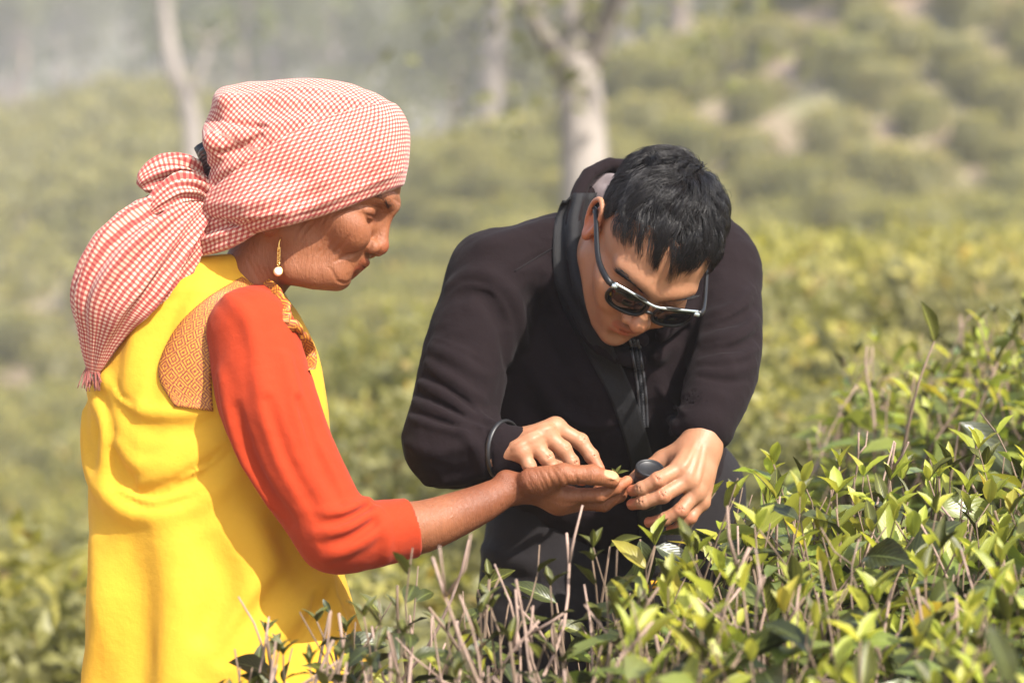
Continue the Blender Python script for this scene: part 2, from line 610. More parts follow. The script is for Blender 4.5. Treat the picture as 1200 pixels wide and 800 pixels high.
# ------------------------------------------------------------------ leaf materials
def leaf_mat(name, col, col2, rough, trans, tcol, spec=0.5, veins=True):
    m, nt, b, out = mat_new(name)
    at = nd(nt, "ShaderNodeAttribute", attribute_name='tone')
    oi = nd(nt, "ShaderNodeObjectInfo")
    uvn = nd(nt, "ShaderNodeTexCoord")
    c = mixc(nt, col, col2, oi.outputs['Random'])
    c = mixc(nt, c, at.outputs['Color'], 1.0, 'MULTIPLY')
    n = noise_tex(nt, 60, 3, 0.6, uvn.outputs['Object'])
    c = mixc(nt, c, tuple(min(1, v * 1.5) for v in col2), mth(nt, 'MULTIPLY', n, 0.35))
    if veins:
        s_ = nd(nt, "ShaderNodeSeparateXYZ"); nt.links.new(uvn.outputs['UV'], s_.inputs[0])
        au = mth(nt, 'ABSOLUTE', mth(nt, 'SUBTRACT', s_.outputs[0], 0.5))
        ph = mth(nt, 'SUBTRACT', mth(nt, 'MULTIPLY', s_.outputs[1], 9.0), mth(nt, 'MULTIPLY', au, 7.0))
        vv = mth(nt, 'ABSOLUTE', mth(nt, 'SUBTRACT', mth(nt, 'FRACT', ph), 0.5))
        v1_ = mth(nt, 'SUBTRACT', 1.0, mth(nt, 'MULTIPLY', vv, 9.0), clamp=True)
        v2_ = mth(nt, 'SUBTRACT', 1.0, mth(nt, 'MULTIPLY', au, 22.0), clamp=True)
        ve = mth(nt, 'MAXIMUM', mth(nt, 'MULTIPLY', v1_, 0.5), v2_)
        c = mixc(nt, c, tuple(min(1, v * 1.9 + 0.03) for v in col2), mth(nt, 'MULTIPLY', ve, 0.55))
        bump(nt, b, mth(nt, 'ADD', vv, mth(nt, 'MULTIPLY', v2_, -0.6)), 0.28, 0.0010)
    nt.links.new(c, b.inputs['Base Color'])
    b.inputs['Roughness'].default_value = rough
    b.inputs['Specular IOR Level'].default_value = spec
    t = nt.nodes.new("ShaderNodeBsdfTranslucent")
    tc_ = mixc(nt, tcol, at.outputs['Color'], 1.0, 'MULTIPLY')
    nt.links.new(tc_, t.inputs[0])
    mx = nt.nodes.new("ShaderNodeMixShader"); mx.inputs[0].default_value = trans
    nt.links.new(b.outputs[0], mx.inputs[1]); nt.links.new(t.outputs[0], mx.inputs[2])
    nt.links.new(mx.outputs[0], out.inputs['Surface'])
    return m
L_OLD = leaf_mat("mature_tea_leaf", (0.070, 0.096, 0.022), (0.120, 0.145, 0.036), 0.33, 0.32, (0.28, 0.34, 0.05), 0.6)
L_MID = leaf_mat("green_tea_leaf", (0.115, 0.150, 0.026), (0.165, 0.195, 0.038), 0.38, 0.36, (0.38, 0.43, 0.05))
L_NEW = leaf_mat("young_tea_leaf", (0.200, 0.232, 0.028), (0.290, 0.305, 0.045), 0.42, 0.40, (0.55, 0.56, 0.07))
L_BG = leaf_mat("tea_foliage", (0.112, 0.112, 0.032), (0.172, 0.158, 0.054), 0.5, 0.32, (0.36, 0.35, 0.06), 0.4, veins=False)
TWIG = bark_mat("pale_tea_twig", (0.36, 0.25, 0.20), (0.22, 0.15, 0.11), 20)
STEM = bark_mat("brown_tea_stem", (0.20, 0.135, 0.09), (0.13, 0.09, 0.06), 12)

# ------------------------------------------------------------------ tea bushes over the slopes
def scatter_leaves(C, N, size, rr, aspect=0.42, droop=0.3):
    """two quads folded on the midrib at each C pointing near N; returns V,F"""
    n = len(C)
    a = rr.normal(size=(n, 3)); A = a + N * 0.4; A /= np.linalg.norm(A, axis=1)[:, None]
    W = np.cross(A, N + 0.4 * rr.normal(size=(n, 3))); W /= np.linalg.norm(W, axis=1)[:, None] + 1e-9
    B = np.cross(W, A)
    s_ = size * rr.uniform(0.6, 1.25, n)[:, None]
    w = s_ * aspect * 0.5
    p0 = C; p1 = C + A * s_ * 0.5 + B * 0.10 * s_; p2 = C + A * s_ - B * droop * 0.3 * s_
    l1 = C + A * s_ * 0.45 + W * w + B * 0.16 * s_; r1 = C + A * s_ * 0.45 - W * w + B * 0.16 * s_
    V = np.stack([p0, p1, p2, l1, r1], 1).reshape(-1, 3)
    i = np.arange(n)[:, None] * 5
    F = np.concatenate([i + np.array([0, 1, 3]), i + np.array([3, 1, 2]), i + np.array([0, 4, 1]), i + np.array([4, 2, 1])])
    return V, F

def bush_arrays(rr, R, H, n_leaf, size, core=True):
    """flat-topped dome of leaves with stems under it; returns leaf V,F,tone and stem Geo"""
    n = n_leaf
    th = rr.uniform(0, 2 * np.pi, n); u = rr.uniform(0, 1, n)
    el = np.arcsin(u ** 0.8)
    r_ = 1 - 0.22 * rr.uniform(0, 1, n) ** 2
    lob = 1 + 0.13 * np.sin(3 * th + rr.uniform(0, 6)) + 0.09 * np.sin(5 * th + rr.uniform(0, 6)) 
    cx = np.cos(th) * np.cos(el) ** 0.75 * R * lob * r_; cy = np.sin(th) * np.cos(el) ** 0.75 * R * lob * r_
    cz = H * (-0.05 + 1.05 * np.sin(el) ** 0.55 * r_) + 0.05 * H * vnoise(np.stack([cx / 0.16, cy / 0.16, 0 * cx + R * 30], 1))
    C = np.stack([cx, cy, cz], 1)
    Nn = np.stack([np.cos(th) * np.cos(el), np.sin(th) * np.cos(el), 0.3 + np.sin(el)], 1); Nn /= np.linalg.norm(Nn, axis=1)[:, None]
    V, F = scatter_leaves(C, Nn, size, rr)
    t = rr.uniform(0.7, 1.25, n)[:, None] * np.ones(3)
    young = (cz > H * 0.86) & (rr.uniform(size=n) < 0.55)
    t[young] *= np.array([1.9, 1.75, 1.25])
    dry = rr.uniform(size=n) < 0.05
    t[dry] *= np.array([1.35, 1.0, 0.9])
    return V, F, np.repeat(t, 5, axis=0)

def core_arrays(rr, R, H):  # lumpy opaque core, added unseen under the leaves to stop light
    a = np.linspace(0, 2 * np.pi, 14, endpoint=False); e = np.array([-0.15, 0.22, 0.7, 1.15, 1.5])
    P = np.stack([np.stack([np.cos(a) * np.cos(x) ** 0.8 * R * 0.74 if x < 1.5 else np.cos(a) * 0.05, np.sin(a) * np.cos(x) ** 0.8 * R * 0.74 if x < 1.5 else np.sin(a) * 0.05,
                            np.full(14, H * (-0.35 if x < 0 else 0.05 + 0.83 * math.sin(x) ** 0.6))], 1) for x in e])
    return P * (1 + 0.08 * rr.normal(size=P.shape[:2] + (1,)))

def bush_mesh(name, seed, R, H, n, size):
    rr = np.random.default_rng(seed)
    V, F, T = bush_arrays(rr, R, H, n, size)
    g = Geo()
    g.add(V, F, col=T)
    P = core_arrays(rr, R, H); g.grid(P, wrap=True, col=np.array([0.8, 0.8, 0.8]))  # added light-stopping core, joined into the foliage mesh
    return g.mesh(name, L_BG, smooth=False, tone=True)
def stem_mesh(name, seed, R, H):
    rr = np.random.default_rng(seed); g = Geo()
    for i in range(9):
        a = rr.uniform(0, 6.28); k = rr.uniform(0.3, 0.8) * R
        g.tube(spline([(0.05 * math.cos(a), 0.05 * math.sin(a), -0.1), (0.3 * k * math.cos(a), 0.3 * k * math.sin(a), H * 0.3), (k * math.cos(a), k * math.sin(a), H * 0.7)], 6), np.linspace(0.016, 0.006, 6), 5)
    return g.mesh(name, STEM)

near_v = [(bush_mesh("foliage", 20 + i, 0.62, 0.78, 2600, 0.062), stem_mesh("stem", 30 + i, 0.62, 0.78)) for i in range(4)]
far_v = [(bush_mesh("foliage", 40 + i, 0.60, 0.74, 800, 0.105), stem_mesh("stem", 50 + i, 0.60, 0.74)) for i in range(4)]

rb = np.random.default_rng(12)
cand = []
def grid_spots(ang, along, across, y0, y1, jit):
    ca, sa = math.cos(ang), math.sin(ang)
    for i in range(-120, 150):
        for j in range(-120, 150):
            gx, gy = i * across, j * along                       # rows run along gy
            x = gx * ca - gy * sa + rb.normal(0, jit); y = gx * sa + gy * ca + rb.normal(0, jit)
            if y0 < y < y1 and abs(x / y) < 0.32 + 0.6 / y: yield x, y, i, j
for x, y, i, j in grid_spots(0.5, 1.16, 1.10, 3.9, 16, 0.13):
    u = x / y
    if abs(u + 0.01) < 0.02 and 9.5 < y < 12.0: continue
    if y < 5.2 and -0.05 < u < 0.09: continue                               # trodden ground behind the man
    if rb.uniform() < 0.05: continue
    cand.append((y, x))
for x, y, i, j in grid_spots(0.40, 0.94, 1.16, 16, 72, 0.14):
    u = x / y
    if u < -0.06: continue
    if y < 60 and abs(u - 0.124 - 0.006 * math.sin(y * 0.5)) < 0.007 + 0.10 / y and rb.uniform() < 0.72: continue    # earth path up the right slope
    if rb.uniform() < 0.09: continue
    cand.append((y, x))
for x, y, i, j in grid_spots(-0.4, 1.26, 1.32, 16, 78, 0.34):
    if x / y < -0.06 and rb.uniform() > 0.12: cand.append((y, x))
cand.sort()
seen = [c for c in cand if abs(c[1] / c[0]) < 0.225 + 0.6 / c[0]]
solo = seen[:300]; taken = set(solo); rest = [c for c in cand if c not in taken]
LAB = {'left': "rounded tea bush among many alike on the hazy slope left of the headscarf",
       'mid': "rounded tea bush among many alike on the slope behind the two people",
       'right': "rounded tea bush among many alike on the sunny hillside right of the man's head"}
for y, x in solo:
    vs = near_v if y < 13 else far_v
    fo, stm = vs[rb.integers(0, 4)]
    z = float(ground_z(x, y))
    t = link("tea_bush", None); t.location = (x, y, z - 0.03); t.rotation_euler = (0, 0, rb.uniform(0, 6.28)); t.empty_display_size = 0.2
    k = rb.uniform(0.85, 1.18) * (0.90 if y > 16 and x / y > -0.06 else 1); t.scale = (k * rb.uniform(0.92, 1.12), k, k * rb.uniform(0.88, 1.1))
    u = x / y
    w = 'left' if u < -0.09 else ('mid' if u < 0.09 else 'right')
    props(t, LAB[w], "tea bush", {'left': "tea bushes on the hazy left slope", 'mid': "tea bushes behind the two people", 'right': "tea bushes on the right hillside"}[w])
    f = link("foliage", fo, t)
    if y < 30: link("stem", stm, t)
g = Geo()
protos = []
for i in range(5):
    rr = np.random.default_rng(70 + i)
    V, F, T = bush_arrays(rr, 0.60, 0.74, 56, 0.28)
    protos.append((V, F, T, core_arrays(rr, 0.60, 0.74)))
for y, x in rest:
    V, F, T, P = protos[rb.integers(0, 5)]
    a = rb.uniform(0, 6.28); k = rb.uniform(0.85, 1.2) * (0.90 if x / y > -0.06 else 1)
    R_ = np.array([[math.cos(a), -math.sin(a), 0], [math.sin(a), math.cos(a), 0], [0, 0, 1]]) * k
    o = np.array([x, y, float(ground_z(x, y)) - 0.03])
    g.add(V @ R_.T + o, F, col=T * rb.uniform(0.8, 1.2)); g.grid(P @ R_.T + o, wrap=True, col=np.array([0.8, 0.8, 0.8]))
if rest:
    o = link("distant_tea_bushes", g.mesh("distant_tea_bushes", L_BG, smooth=False, tone=True))
    props(o, "far rows of tea bushes merging into the hazy hillside", kind="stuff")

# ------------------------------------------------------------------ trees
bark_pale = bark_mat("pale_grey_bark", (0.31, 0.27, 0.235), (0.15, 0.128, 0.108), 1.0)
bark_brown = bark_mat("grey_brown_bark", (0.30, 0.235, 0.18), (0.19, 0.15, 0.115), 1.0)
leaf_tree = leaf_mat("shade_tree_leaf", (0.085, 0.105, 0.030), (0.16, 0.155, 0.05), 0.5, 0.3, (0.25, 0.27, 0.06), 0.3, veins=False)
def at_px(px, d):
    return (px - 600) / 2833.0 * d, d
def limb_pts(p, q_, rr, bend=0.12, n=9):
    p, q_ = np.array(p, float), np.array(q_, float); L = np.linalg.norm(q_ - p)
    mid = (p + q_) / 2 + rr.normal(0, bend * L * 0.5, 3) * np.array([1, 1, 0.3])
    return spline([p, mid, q_], n)
def crown_leaves(centres, rad, per, size, rr):
    C = []
    for c in centres:
        v = rr.normal(size=(per, 3)); v /= np.linalg.norm(v, axis=1)[:, None]
        C.append(c + v * rad * (rr.uniform(0.1, 1, (per, 1)) ** 0.45) * np.array([1, 1, 0.7]))
    C = np.concatenate(C); N = rr.normal(size=C.shape) + np.array([0, 0, 0.8]); N /= np.linalg.norm(N, axis=1)[:, None]
    V, F = scatter_leaves(C, N, size, rr, 0.6)
    T = np.repeat(rr.uniform(0.65, 1.35, len(C))[:, None] * np.ones(3), 5, axis=0)
    return V, F, T
def tree(px, d, r, height, label, seed, bark, path=None, limbs=None, clumps=16, per=70, leaf=0.16, crown_r=None, crown_z=0.72, group=None):
    rr = np.random.default_rng(seed)
    x, y = at_px(px, d); z = float(ground_z(x, y)); b0 = np.array([x, y, z])
    t = link("tree", None); t.location = b0; t.empty_display_size = 0.5
    props(t, label, "tree", group)
    top = np.array([0, 0, height * 0.8])
    tr = spline(path, 16) if path is not None else limb_pts((0, 0, -0.3), top + rr.normal(0, 0.05 * height, 3) * np.array([1, 1, 0]), rr, 0.06, 14)
    g = Geo(); rad = np.linspace(1, 0.35, len(tr)) * r; rad[0] *= 1.35; rad[1] *= 1.12
    g.tube(tr, rad, 12)
    link("trunk", g.mesh("trunk", bark), t)
    ends = []
    L = limbs or []
    if not L:
        for i in range(7):
            k = rr.uniform(0.45, 0.95); s_ = tr[int(k * (len(tr) - 1))]; a = rr.uniform(0, 6.28); l = height * rr.uniform(0.18, 0.34)
            L.append((s_, s_ + np.array([math.cos(a) * l, math.sin(a) * l, l * rr.uniform(0.5, 1.1)]), r * 0.42))
    for s_, e, lr in L:
        g = Geo(); pts = limb_pts(s_, e, rr)
        g.tube(pts, np.linspace(1, 0.35, len(pts)) * lr, 9)
        for k in range(3):
            a = rr.uniform(0, 6.28); l = np.linalg.norm(np.subtract(e, s_)) * rr.uniform(0.3, 0.55); q0 = pts[rr.integers(3, 8)]
            q1 = q0 + np.array([math.cos(a) * l * 0.7, math.sin(a) * l * 0.7, l * 0.6])
            g.tube(limb_pts(q0, q1, rr, n=6), np.linspace(1, 0.3, 6) * lr * 0.4, 6); ends.append(q1)
        link("limb", g.mesh("limb", bark), t); ends.append(np.array(e, float))
    cr = crown_r or height * 0.13
    idx = rr.integers(0, len(ends), clumps)
    C = np.array([ends[i] + rr.normal(0, cr * 0.8, 3) for i in idx])
    V, F, T = crown_leaves(C, cr, per, leaf, rr)
    g = Geo(); g.add(V, F, col=T)
    o = link("crown", g.mesh("crown", leaf_tree, smooth=False, tone=True), t)
    return t

def P14(px, py, d0, px0, dd):          # offset of a picture point from a tree's base at distance dd
    w = CAM + (RIGHT * (px - 600) / 2833.0 + UP * (400 - py) / 2833.0 + FWD) * dd / FWD[1]
    x, y = at_px(px0, d0)
    return w - np.array([x, y, float(ground_z(x, y))])
d = 14.0
tree(692, d, 0.178, 9.0, "grey forked tree trunk, pale on its sunny side, rising just above the man's shoulder", 1, bark_pale,
     path=[(0, 0, -0.3), P14(690, 300, d, 692, d), P14(684, 180, d, 692, d), P14(680, 100, d, 692, d), P14(676, 60, d, 692, d), P14(682, 0, d, 692, d), P14(688, -120, d, 692, d + 0.3), P14(676, -420, d, 692, d + 0.4)],
     limbs=[(P14(674, 110, d, 692, d - 0.02), P14(585, -40, d, 692, d - 0.5), 0.075), (P14(690, 75, d, 692, d), P14(745, -60, d, 692, d - 0.4), 0.085),
            (P14(585, -40, d, 692, d - 0.5), P14(480, -300, d, 692, d - 1.0), 0.045), (P14(745, -60, d, 692, d - 0.4), P14(860, -380, d, 692, d - 0.8), 0.05), (P14(688, -120, d, 692, d + 0.3), P14(800, -500, d, 692, d + 1.5), 0.06)],
     clumps=14, per=60, leaf=0.11, crown_r=0.7)
d = 44.0
tree(232, d, 0.24, 9.0, "slender pale bare trunk bending left, behind the woman's headscarf", 2, bark_pale,
     path=[(0, 0, -0.3), P14(226, 170, d, 232, d), P14(222, 125, d, 232, d), P14(206, 90, d, 232, d), P14(197, 50, d, 232, d), P14(192, 0, d, 232, d), P14(180, -120, d, 232, d)],
     limbs=[(P14(222, 122, d, 232, d), P14(250, 40, d, 232, d), 0.11), (P14(192, -20, d, 232, d), P14(240, -140, d, 232, d), 0.10), (P14(186, -60, d, 232, d), P14(130, -180, d, 232, d), 0.10)], clumps=10, per=60, leaf=0.2, crown_r=0.9)
d = 58.0
tree(566, d, 0.34, 13, "broader of the two hazy trunks left of the forked tree", 3, bark_pale, crown_r=1.3, clumps=16, per=70, leaf=0.24)
tree(584, d + 4, 0.17, 12, "thinner of the two hazy trunks left of the forked tree", 4, bark_brown, crown_r=1.2, clumps=14, per=70, leaf=0.24)
tree(795, 62, 0.26, 12, "hazy trunk at the top edge above the man's head", 5, bark_brown, crown_r=1.3, clumps=14, per=70, leaf=0.24)
tree(893, 64, 0.28, 12, "pinkish trunk on the ridge between the man's head and the earth path", 6, bark_pale, crown_r=1.3, clumps=14, per=70, leaf=0.24)
tree(948, 66, 0.40, 12, "thick pale trunk at the top edge directly above the earth path", 7, bark_pale, crown_r=1.4, clumps=14, per=70, leaf=0.24)
tree(1044, 54, 0.30, 12, "pale trunk at the top edge among the upper right tea bushes", 8, bark_pale, crown_r=1.4, clumps=14, per=70, leaf=0.24)
tree(742, 60, 0.20, 9, "pale slim trunk just right of the forked tree", 18, bark_pale, crown_r=1.1, clumps=12, per=70, leaf=0.22)
rt = np.random.default_rng(31)
for i in range(72):
    px = rt.uniform(-60, 900); d = rt.uniform(74, 170)
    if px < 260: d = rt.uniform(120, 220)
    h = rt.uniform(6, 13)
    tree(px, d, rt.uniform(0.14, 0.26), h, "hazy woodland tree on the far slope along the top edge", 100 + i, bark_brown if rt.uniform() < 0.5 else bark_pale,
         crown_r=h * 0.17, clumps=22, per=46, leaf=0.5, group="woodland trees on the far slope")

# ------------------------------------------------------------------ haze
hz = bpy.data.materials.new("morning_haze"); hz.use_nodes = True
hn = hz.node_tree; hn.nodes.clear()
ho = hn.nodes.new("ShaderNodeOutputMaterial"); hv = hn.nodes.new("ShaderNodeVolumePrincipled")
hv.inputs['Color'].default_value = (0.94, 0.905, 0.89, 1); hv.inputs['Density'].default_value = 0.0034; hv.inputs['Anisotropy'].default_value = 0.2
hn.links.new(hv.outputs[0], ho.inputs['Volume'])
g = Geo()
a, b_ = np.array([-440.0, -40, -4.5]), np.array([440.0, 500, 42.0])
c8 = np.array([[(a, b_)[i][0], (a, b_)[j][1], (a, b_)[k][2]] for i in (0, 1) for j in (0, 1) for k in (0, 1)])
g.add(c8, np.array([(0, 1, 3, 2), (4, 6, 7, 5), (0, 4, 5, 1), (2, 3, 7, 6), (0, 2, 6, 4), (1, 5, 7, 3)]))
o = link("haze", g.mesh("haze", hz, smooth=False)); props(o, "pale morning haze over the valley", kind="stuff")

# ------------------------------------------------------------------ the three near tea bushes, leaf by leaf
def leaf_mesh(name, mat, seed, curl, fold, asp, wavy):
    rr = np.random.default_rng(seed)
    n, m = 8, 5
    t = np.linspace(0, 1, n)
    w = asp * 0.5 * np.sin(np.pi * np.clip(t * 0.97 + 0.015, 0, 1)) ** 0.8 * (1.12 - 0.35 * t)
    w[0] = 0.012; w[-1] = 0.004
    ang = curl * t
    yy = np.concatenate([[0], np.cumsum(np.cos(-ang[1:]) / (n - 1))]); zz = np.concatenate([[0], np.cumsum(np.sin(-ang[1:]) / (n - 1))])
    P = np.zeros((n, m, 3)); UVg = np.zeros((n, m, 2))
    for j, s_ in enumerate(np.linspace(-1, 1, m)):
        P[:, j, 0] = s_ * w * math.cos(fold * abs(s_) ** 0.5)
        P[:, j, 1] = yy
        P[:, j, 2] = zz + abs(s_) * w * math.sin(fold) + wavy * np.sin(t * 11 + s_ * 2 + seed) * abs(s_) * w
        UVg[:, j] = np.stack([np.full(n, 0.5 + 0.5 * s_), t], 1)
    P[:, :, 0] += 0.04 * rr.normal() * t[:, None] ** 2
    g = Geo(); g.grid(P, UVg)
    return g.mesh(name, mat), P, UVg

KINDS = {'old': [], 'mid': [], 'new': []}
for k, mat, asp in (('old', L_OLD, 0.48), ('mid', L_MID, 0.50), ('new', L_NEW, 0.47)):
    for i in range(6):
        rr = np.random.default_rng(200 + i)
        KINDS[k].append((*leaf_mesh("leaf", mat, 10 * i + len(k), rr.uniform(0.1, 0.9) if k != 'new' else rr.uniform(-0.35, 0.6), rr.uniform(0.15, 0.55) if k != 'new' else rr.uniform(0.35, 0.8), asp * rr.uniform(0.85, 1.12), 0.12), mat))

def leaf_basis(dirv, up):
    y = dirv / np.linalg.norm(dirv); z = up - y * (up @ y); z /= np.linalg.norm(z) + 1e-9
    return np.stack([np.cross(y, z), y, z], 1)

def near_bush(name_label, base, inside, top, n_shoots, seed, bare=0.22, old_share=0.5, sizes=(0.062, 0.040), solo_n=300, extra=()):
    rr = np.random.default_rng(seed)
    bz = float(ground_z(base[0], base[1])); b0 = np.array([base[0], base[1], bz])
    root = link("tea_bush", None); root.location = b0; root.empty_display_size = 0.2
    props(root, name_label, "tea bush")
    leaves = []      # (score, kind, variant, matrix)
    tw, st_ = Geo(), Geo()
    bare_twigs = []
    pts = []
    tries = 0
    while len(pts) < n_shoots and tries < 20000:
        tries += 1
        x, y = inside(rr)
        if all((x - a) ** 2 + (y - b) ** 2 > 0.026 ** 2 for a, b in pts[-120:]): pts.append((x, y))
    for x, y in pts:
        tz = top(x, y)
        if tz is None: continue
        tip = np.array([x, y, tz + rr.normal(0, 0.028)])
        lean = np.array([rr.normal(0, 0.34), rr.normal(0, 0.30), 1.0])
        foot = tip - lean * rr.uniform(0.20, 0.34)
        kv = rr.normal(0, 0.0055, (3, 3)) + np.array([[1], [1.6], [0.8]]) * rr.normal(0, 0.007, 3)
        shoot = spline([foot, foot * 0.7 + tip * 0.3 + kv[0], foot * 0.45 + tip * 0.55 + kv[1], foot * 0.2 + tip * 0.8 + kv[2], tip], 9)
        isbare = rr.uniform() < bare
        r0 = rr.uniform(0.0013, 0.0021) * (rr.uniform(0.8, 1.35) if isbare else 1)
        if isbare:
            shoot[:, 2] += rr.uniform(-0.035, 0.03)
            g1 = Geo(); g1.tube(shoot - b0, np.linspace(1.15, 0.72, 9) * r0 * rr.uniform(0.85, 1.2, 9), 6)
            for _ in range(rr.integers(0, 4)):
                q0 = shoot[rr.integers(3, 8)]; q1 = q0 + np.array([rr.normal(0, 0.022), rr.normal(0, 0.018), rr.uniform(0.02, 0.07)])
                g1.tube(np.array([q0, (q0 + q1) / 2 + rr.normal(0, 0.004, 3), q1]) - b0, np.array([0.8, 0.7, 0.55]) * r0, 5)
            bare_twigs.append((tip[2], g1))
        else:
            tw.tube(shoot - b0, np.linspace(1.1, 0.5, 9) * r0 * (1.9 if rr.uniform() < 0.12 else 1), 5)
        nl = rr.integers(2, 5) if isbare else rr.integers(6, 11)
        ph = rr.uniform(0, 6.28)
        for i in range(nl):
            t = 0.12 + 0.88 * (i + rr.uniform(0, 0.6)) / nl
            if isbare: t *= 0.6
            t = min(t, 1.0)
            p = shoot[min(8, int(t * 8))]
            a = ph + i * 2.4
            if t > 0.80 and not isbare and rr.uniform() > old_share * 0.6:
                kind = 'new'; el_ = rr.uniform(0.5, 1.25); L = sizes[1] * rr.uniform(0.6, 1.15)
            elif t > 0.5 and rr.uniform() > old_share:
                kind = 'mid'; el_ = rr.uniform(0.1, 0.8); L = sizes[0] * rr.uniform(0.6, 1.05)
            else:
                kind = 'old'; el_ = rr.uniform(-0.45, 0.65); L = sizes[0] * rr.uniform(0.4, 1.15)
            dv = np.array([math.cos(a) * math.cos(el_), math.sin(a) * math.cos(el_), math.sin(el_)])
            up = np.array([-math.cos(a) * math.sin(el_), -math.sin(a) * math.sin(el_), math.cos(el_)]) + rr.normal(0, 0.40, 3)
            M = np.eye(4); M[:3, :3] = leaf_basis(dv, up) * L * np.array([rr.uniform(0.8, 1.25), 1, 1]); M[:3, 3] = p - b0
            leaves.append((p[2] - tz - 0.10 * (y - 2.0) + L * 2.0 + rr.normal(0, 0.02), kind, rr.integers(0, 6), M))
        if not isbare and rr.uniform() < 0.45:           # two leaves and a bud
            for i in range(3):
                a = ph + i * 2.2; el_ = rr.uniform(0.85, 1.35); L = sizes[1] * rr.uniform(0.45, 0.85)
                dv = np.array([math.cos(a) * math.cos(el_), math.sin(a) * math.cos(el_), math.sin(el_)])
                M = np.eye(4); M[:3, :3] = leaf_basis(dv, np.array([-math.cos(a), -math.sin(a), 0.6]) + rr.normal(0, 0.2, 3)) * L; M[:3, 3] = shoot[-1] - b0
                leaves.append((0.02 + rr.normal(0, 0.03) + L, 'new', rr.integers(0, 6), M))
    for (px, py, z, ang, tilt, L, kind) in extra:       # leaves that stand out one by one
        w = to_world(q(px, py, z)); dv = RIGHT * math.cos(ang) * math.cos(tilt) + UP * math.sin(ang) * math.cos(tilt) - FWD * math.sin(tilt)
        M = np.eye(4); M[:3, :3] = leaf_basis(dv, np.array([0.1, -0.75, 0.75])) * L; M[:3, 3] = w - b0
        leaves.append((9.0, kind, rr.integers(0, 6), M))
        f0 = w - np.array([rr.normal(0, 0.03), rr.normal(0, 0.02) - 0.0, 0.16])
        tw.tube(spline([f0, (f0 + w) / 2 + rr.normal(0, 0.01, 3), w], 7) - b0, np.linspace(0.0026, 0.0014, 7), 5)
    leaves.sort(key=lambda l: -l[0])
    for sc_, kind, v, M in leaves[:solo_n]:
        o = bpy.data.objects.new("leaf", KINDS[kind][v][0]); COL.objects.link(o); o.parent = root
        o.matrix_local = Matrix(M.tolist())
    byk = {}
    for sc_, kind, v, M in leaves[solo_n:]:
        byk.setdefault(kind, []).append((v, M))
    for kind, lst in byk.items():
        g = Geo()
        for v, M in lst:
            me, P, UVg, mat = KINDS[kind][v]
            P6 = P[[0, 1, 3, 5, 7]][:, [0, 2, 4]]; U6 = UVg[[0, 1, 3, 5, 7]][:, [0, 2, 4]]
            t = rr.uniform(0.65, 1.3)
            if rr.uniform() < 0.05: M = M.copy(); t *= 0.9
            brown = np.array([1.30, 0.98, 0.85]) if rr.uniform() < 0.05 else np.ones(3)
            g.grid((P6.reshape(-1, 3) @ M[:3, :3].T + M[:3, 3]).reshape(P6.shape), U6, col=brown * np.array([t * rr.uniform(0.9, 1.15), t, t * rr.uniform(0.8, 1.1)]))
        nm = {'old': "mature_foliage", 'mid': "green_foliage", 'new': "young_foliage"}[kind]
        o = link(nm, g.mesh(nm, KINDS[kind][0][3], tone=True), root); o['kind'] = 'stuff'
    bare_twigs.sort(key=lambda t: -t[0])
    for _, g1 in bare_twigs[:70]: link("twig", g1.mesh("twig", TWIG), root)
    for i in range(26):                                   # stems from the stool
        x, y = pts[rr.integers(0, len(pts))]; tz = (top(x, y) or 1.0) - 0.22
        s0 = b0 + np.array([rr.normal(0, 0.05), rr.normal(0, 0.05), -0.03])
        st_.tube(spline([s0, s0 * 0.45 + np.array([x, y, tz]) * 0.55 + rr.normal(0, 0.03, 3) - np.array([0, 0, 0.12]), (x, y, tz)], 9) - b0, np.linspace(0.016, 0.005, 9), 7)
    link("stem", st_.mesh("stem", STEM), root)
    if tw.n: link("shoots", tw.mesh("shoots", STEM), root)['kind'] = 'stuff'
    return root

def w_at(px, py, z): return to_world(q(px, py, z))
def blob(cx, cy, rx, ry):
    def f(rr):
        a = rr.uniform(0, 6.28); k = math.sqrt(rr.uniform(0, 1))
        return cx + rx * k * math.cos(a), cy + ry * k * math.sin(a)
    return f
def top_a(x, y):
    edge = x - (-0.06 + 0.16 * (y - 2.2))
    t = 1.055 + 0.05 * (y - 2.7) + 0.06 * (x - 0.4) + 0.030 * float(vnoise(np.array([[x / 0.14, y / 0.14, 1.0]]))[0])
    t -= 0.20 * max(0, 0.15 - edge) / 0.15
    if edge < 0: return None
    if x < 0.24 and y > 2.45: t -= 0.055 * min(1.0, (0.24 - x) / 0.06)
    if y > 2.72 and x < 0.22: return None
    return t
near_bush("sharp tea bush under the man's hand with glossy leaves, yellow shoots and cut twigs", (0.50, 2.62), blob(0.48, 2.54, 0.56, 0.43), top_a, 720, 61,
          bare=0.13, old_share=0.74, sizes=(0.080, 0.051), extra=[(750, 632, -60, -1.35, 0.2, 0.068, 'old'), (768, 640, -70, -0.35, 0.2, 0.060, 'old'), (842, 640, -60, -0.1, 0.3, 0.06, 'mid'),
                 (652, 706, -80, 2.6, 0.1, 0.058, 'mid'), (715, 640, -50, 0.5, 0.4, 0.040, 'new'), (900, 730, -200, 1.7, 0.3, 0.062, 'new'),
                 (1060, 655, -160, 0.75, 0.3, 0.075, 'old'), (960, 700, -150, 0.15, 0.3, 0.07, 'old'), (780, 735, -200, -0.5, 0.2, 0.065, 'new'), (1010, 690, -100, 2.9, 0.4, 0.05, 'mid'),
                 (1120, 720, -180, 0.2, 0.3, 0.08, 'old'), (1185, 800, -900, 1.9, 0.2, 0.052, 'mid'), (735, 770, -220, 1.6, 0.3, 0.05, 'new'), (690, 745, -150, 2.6, 0.3, 0.045, 'new')])
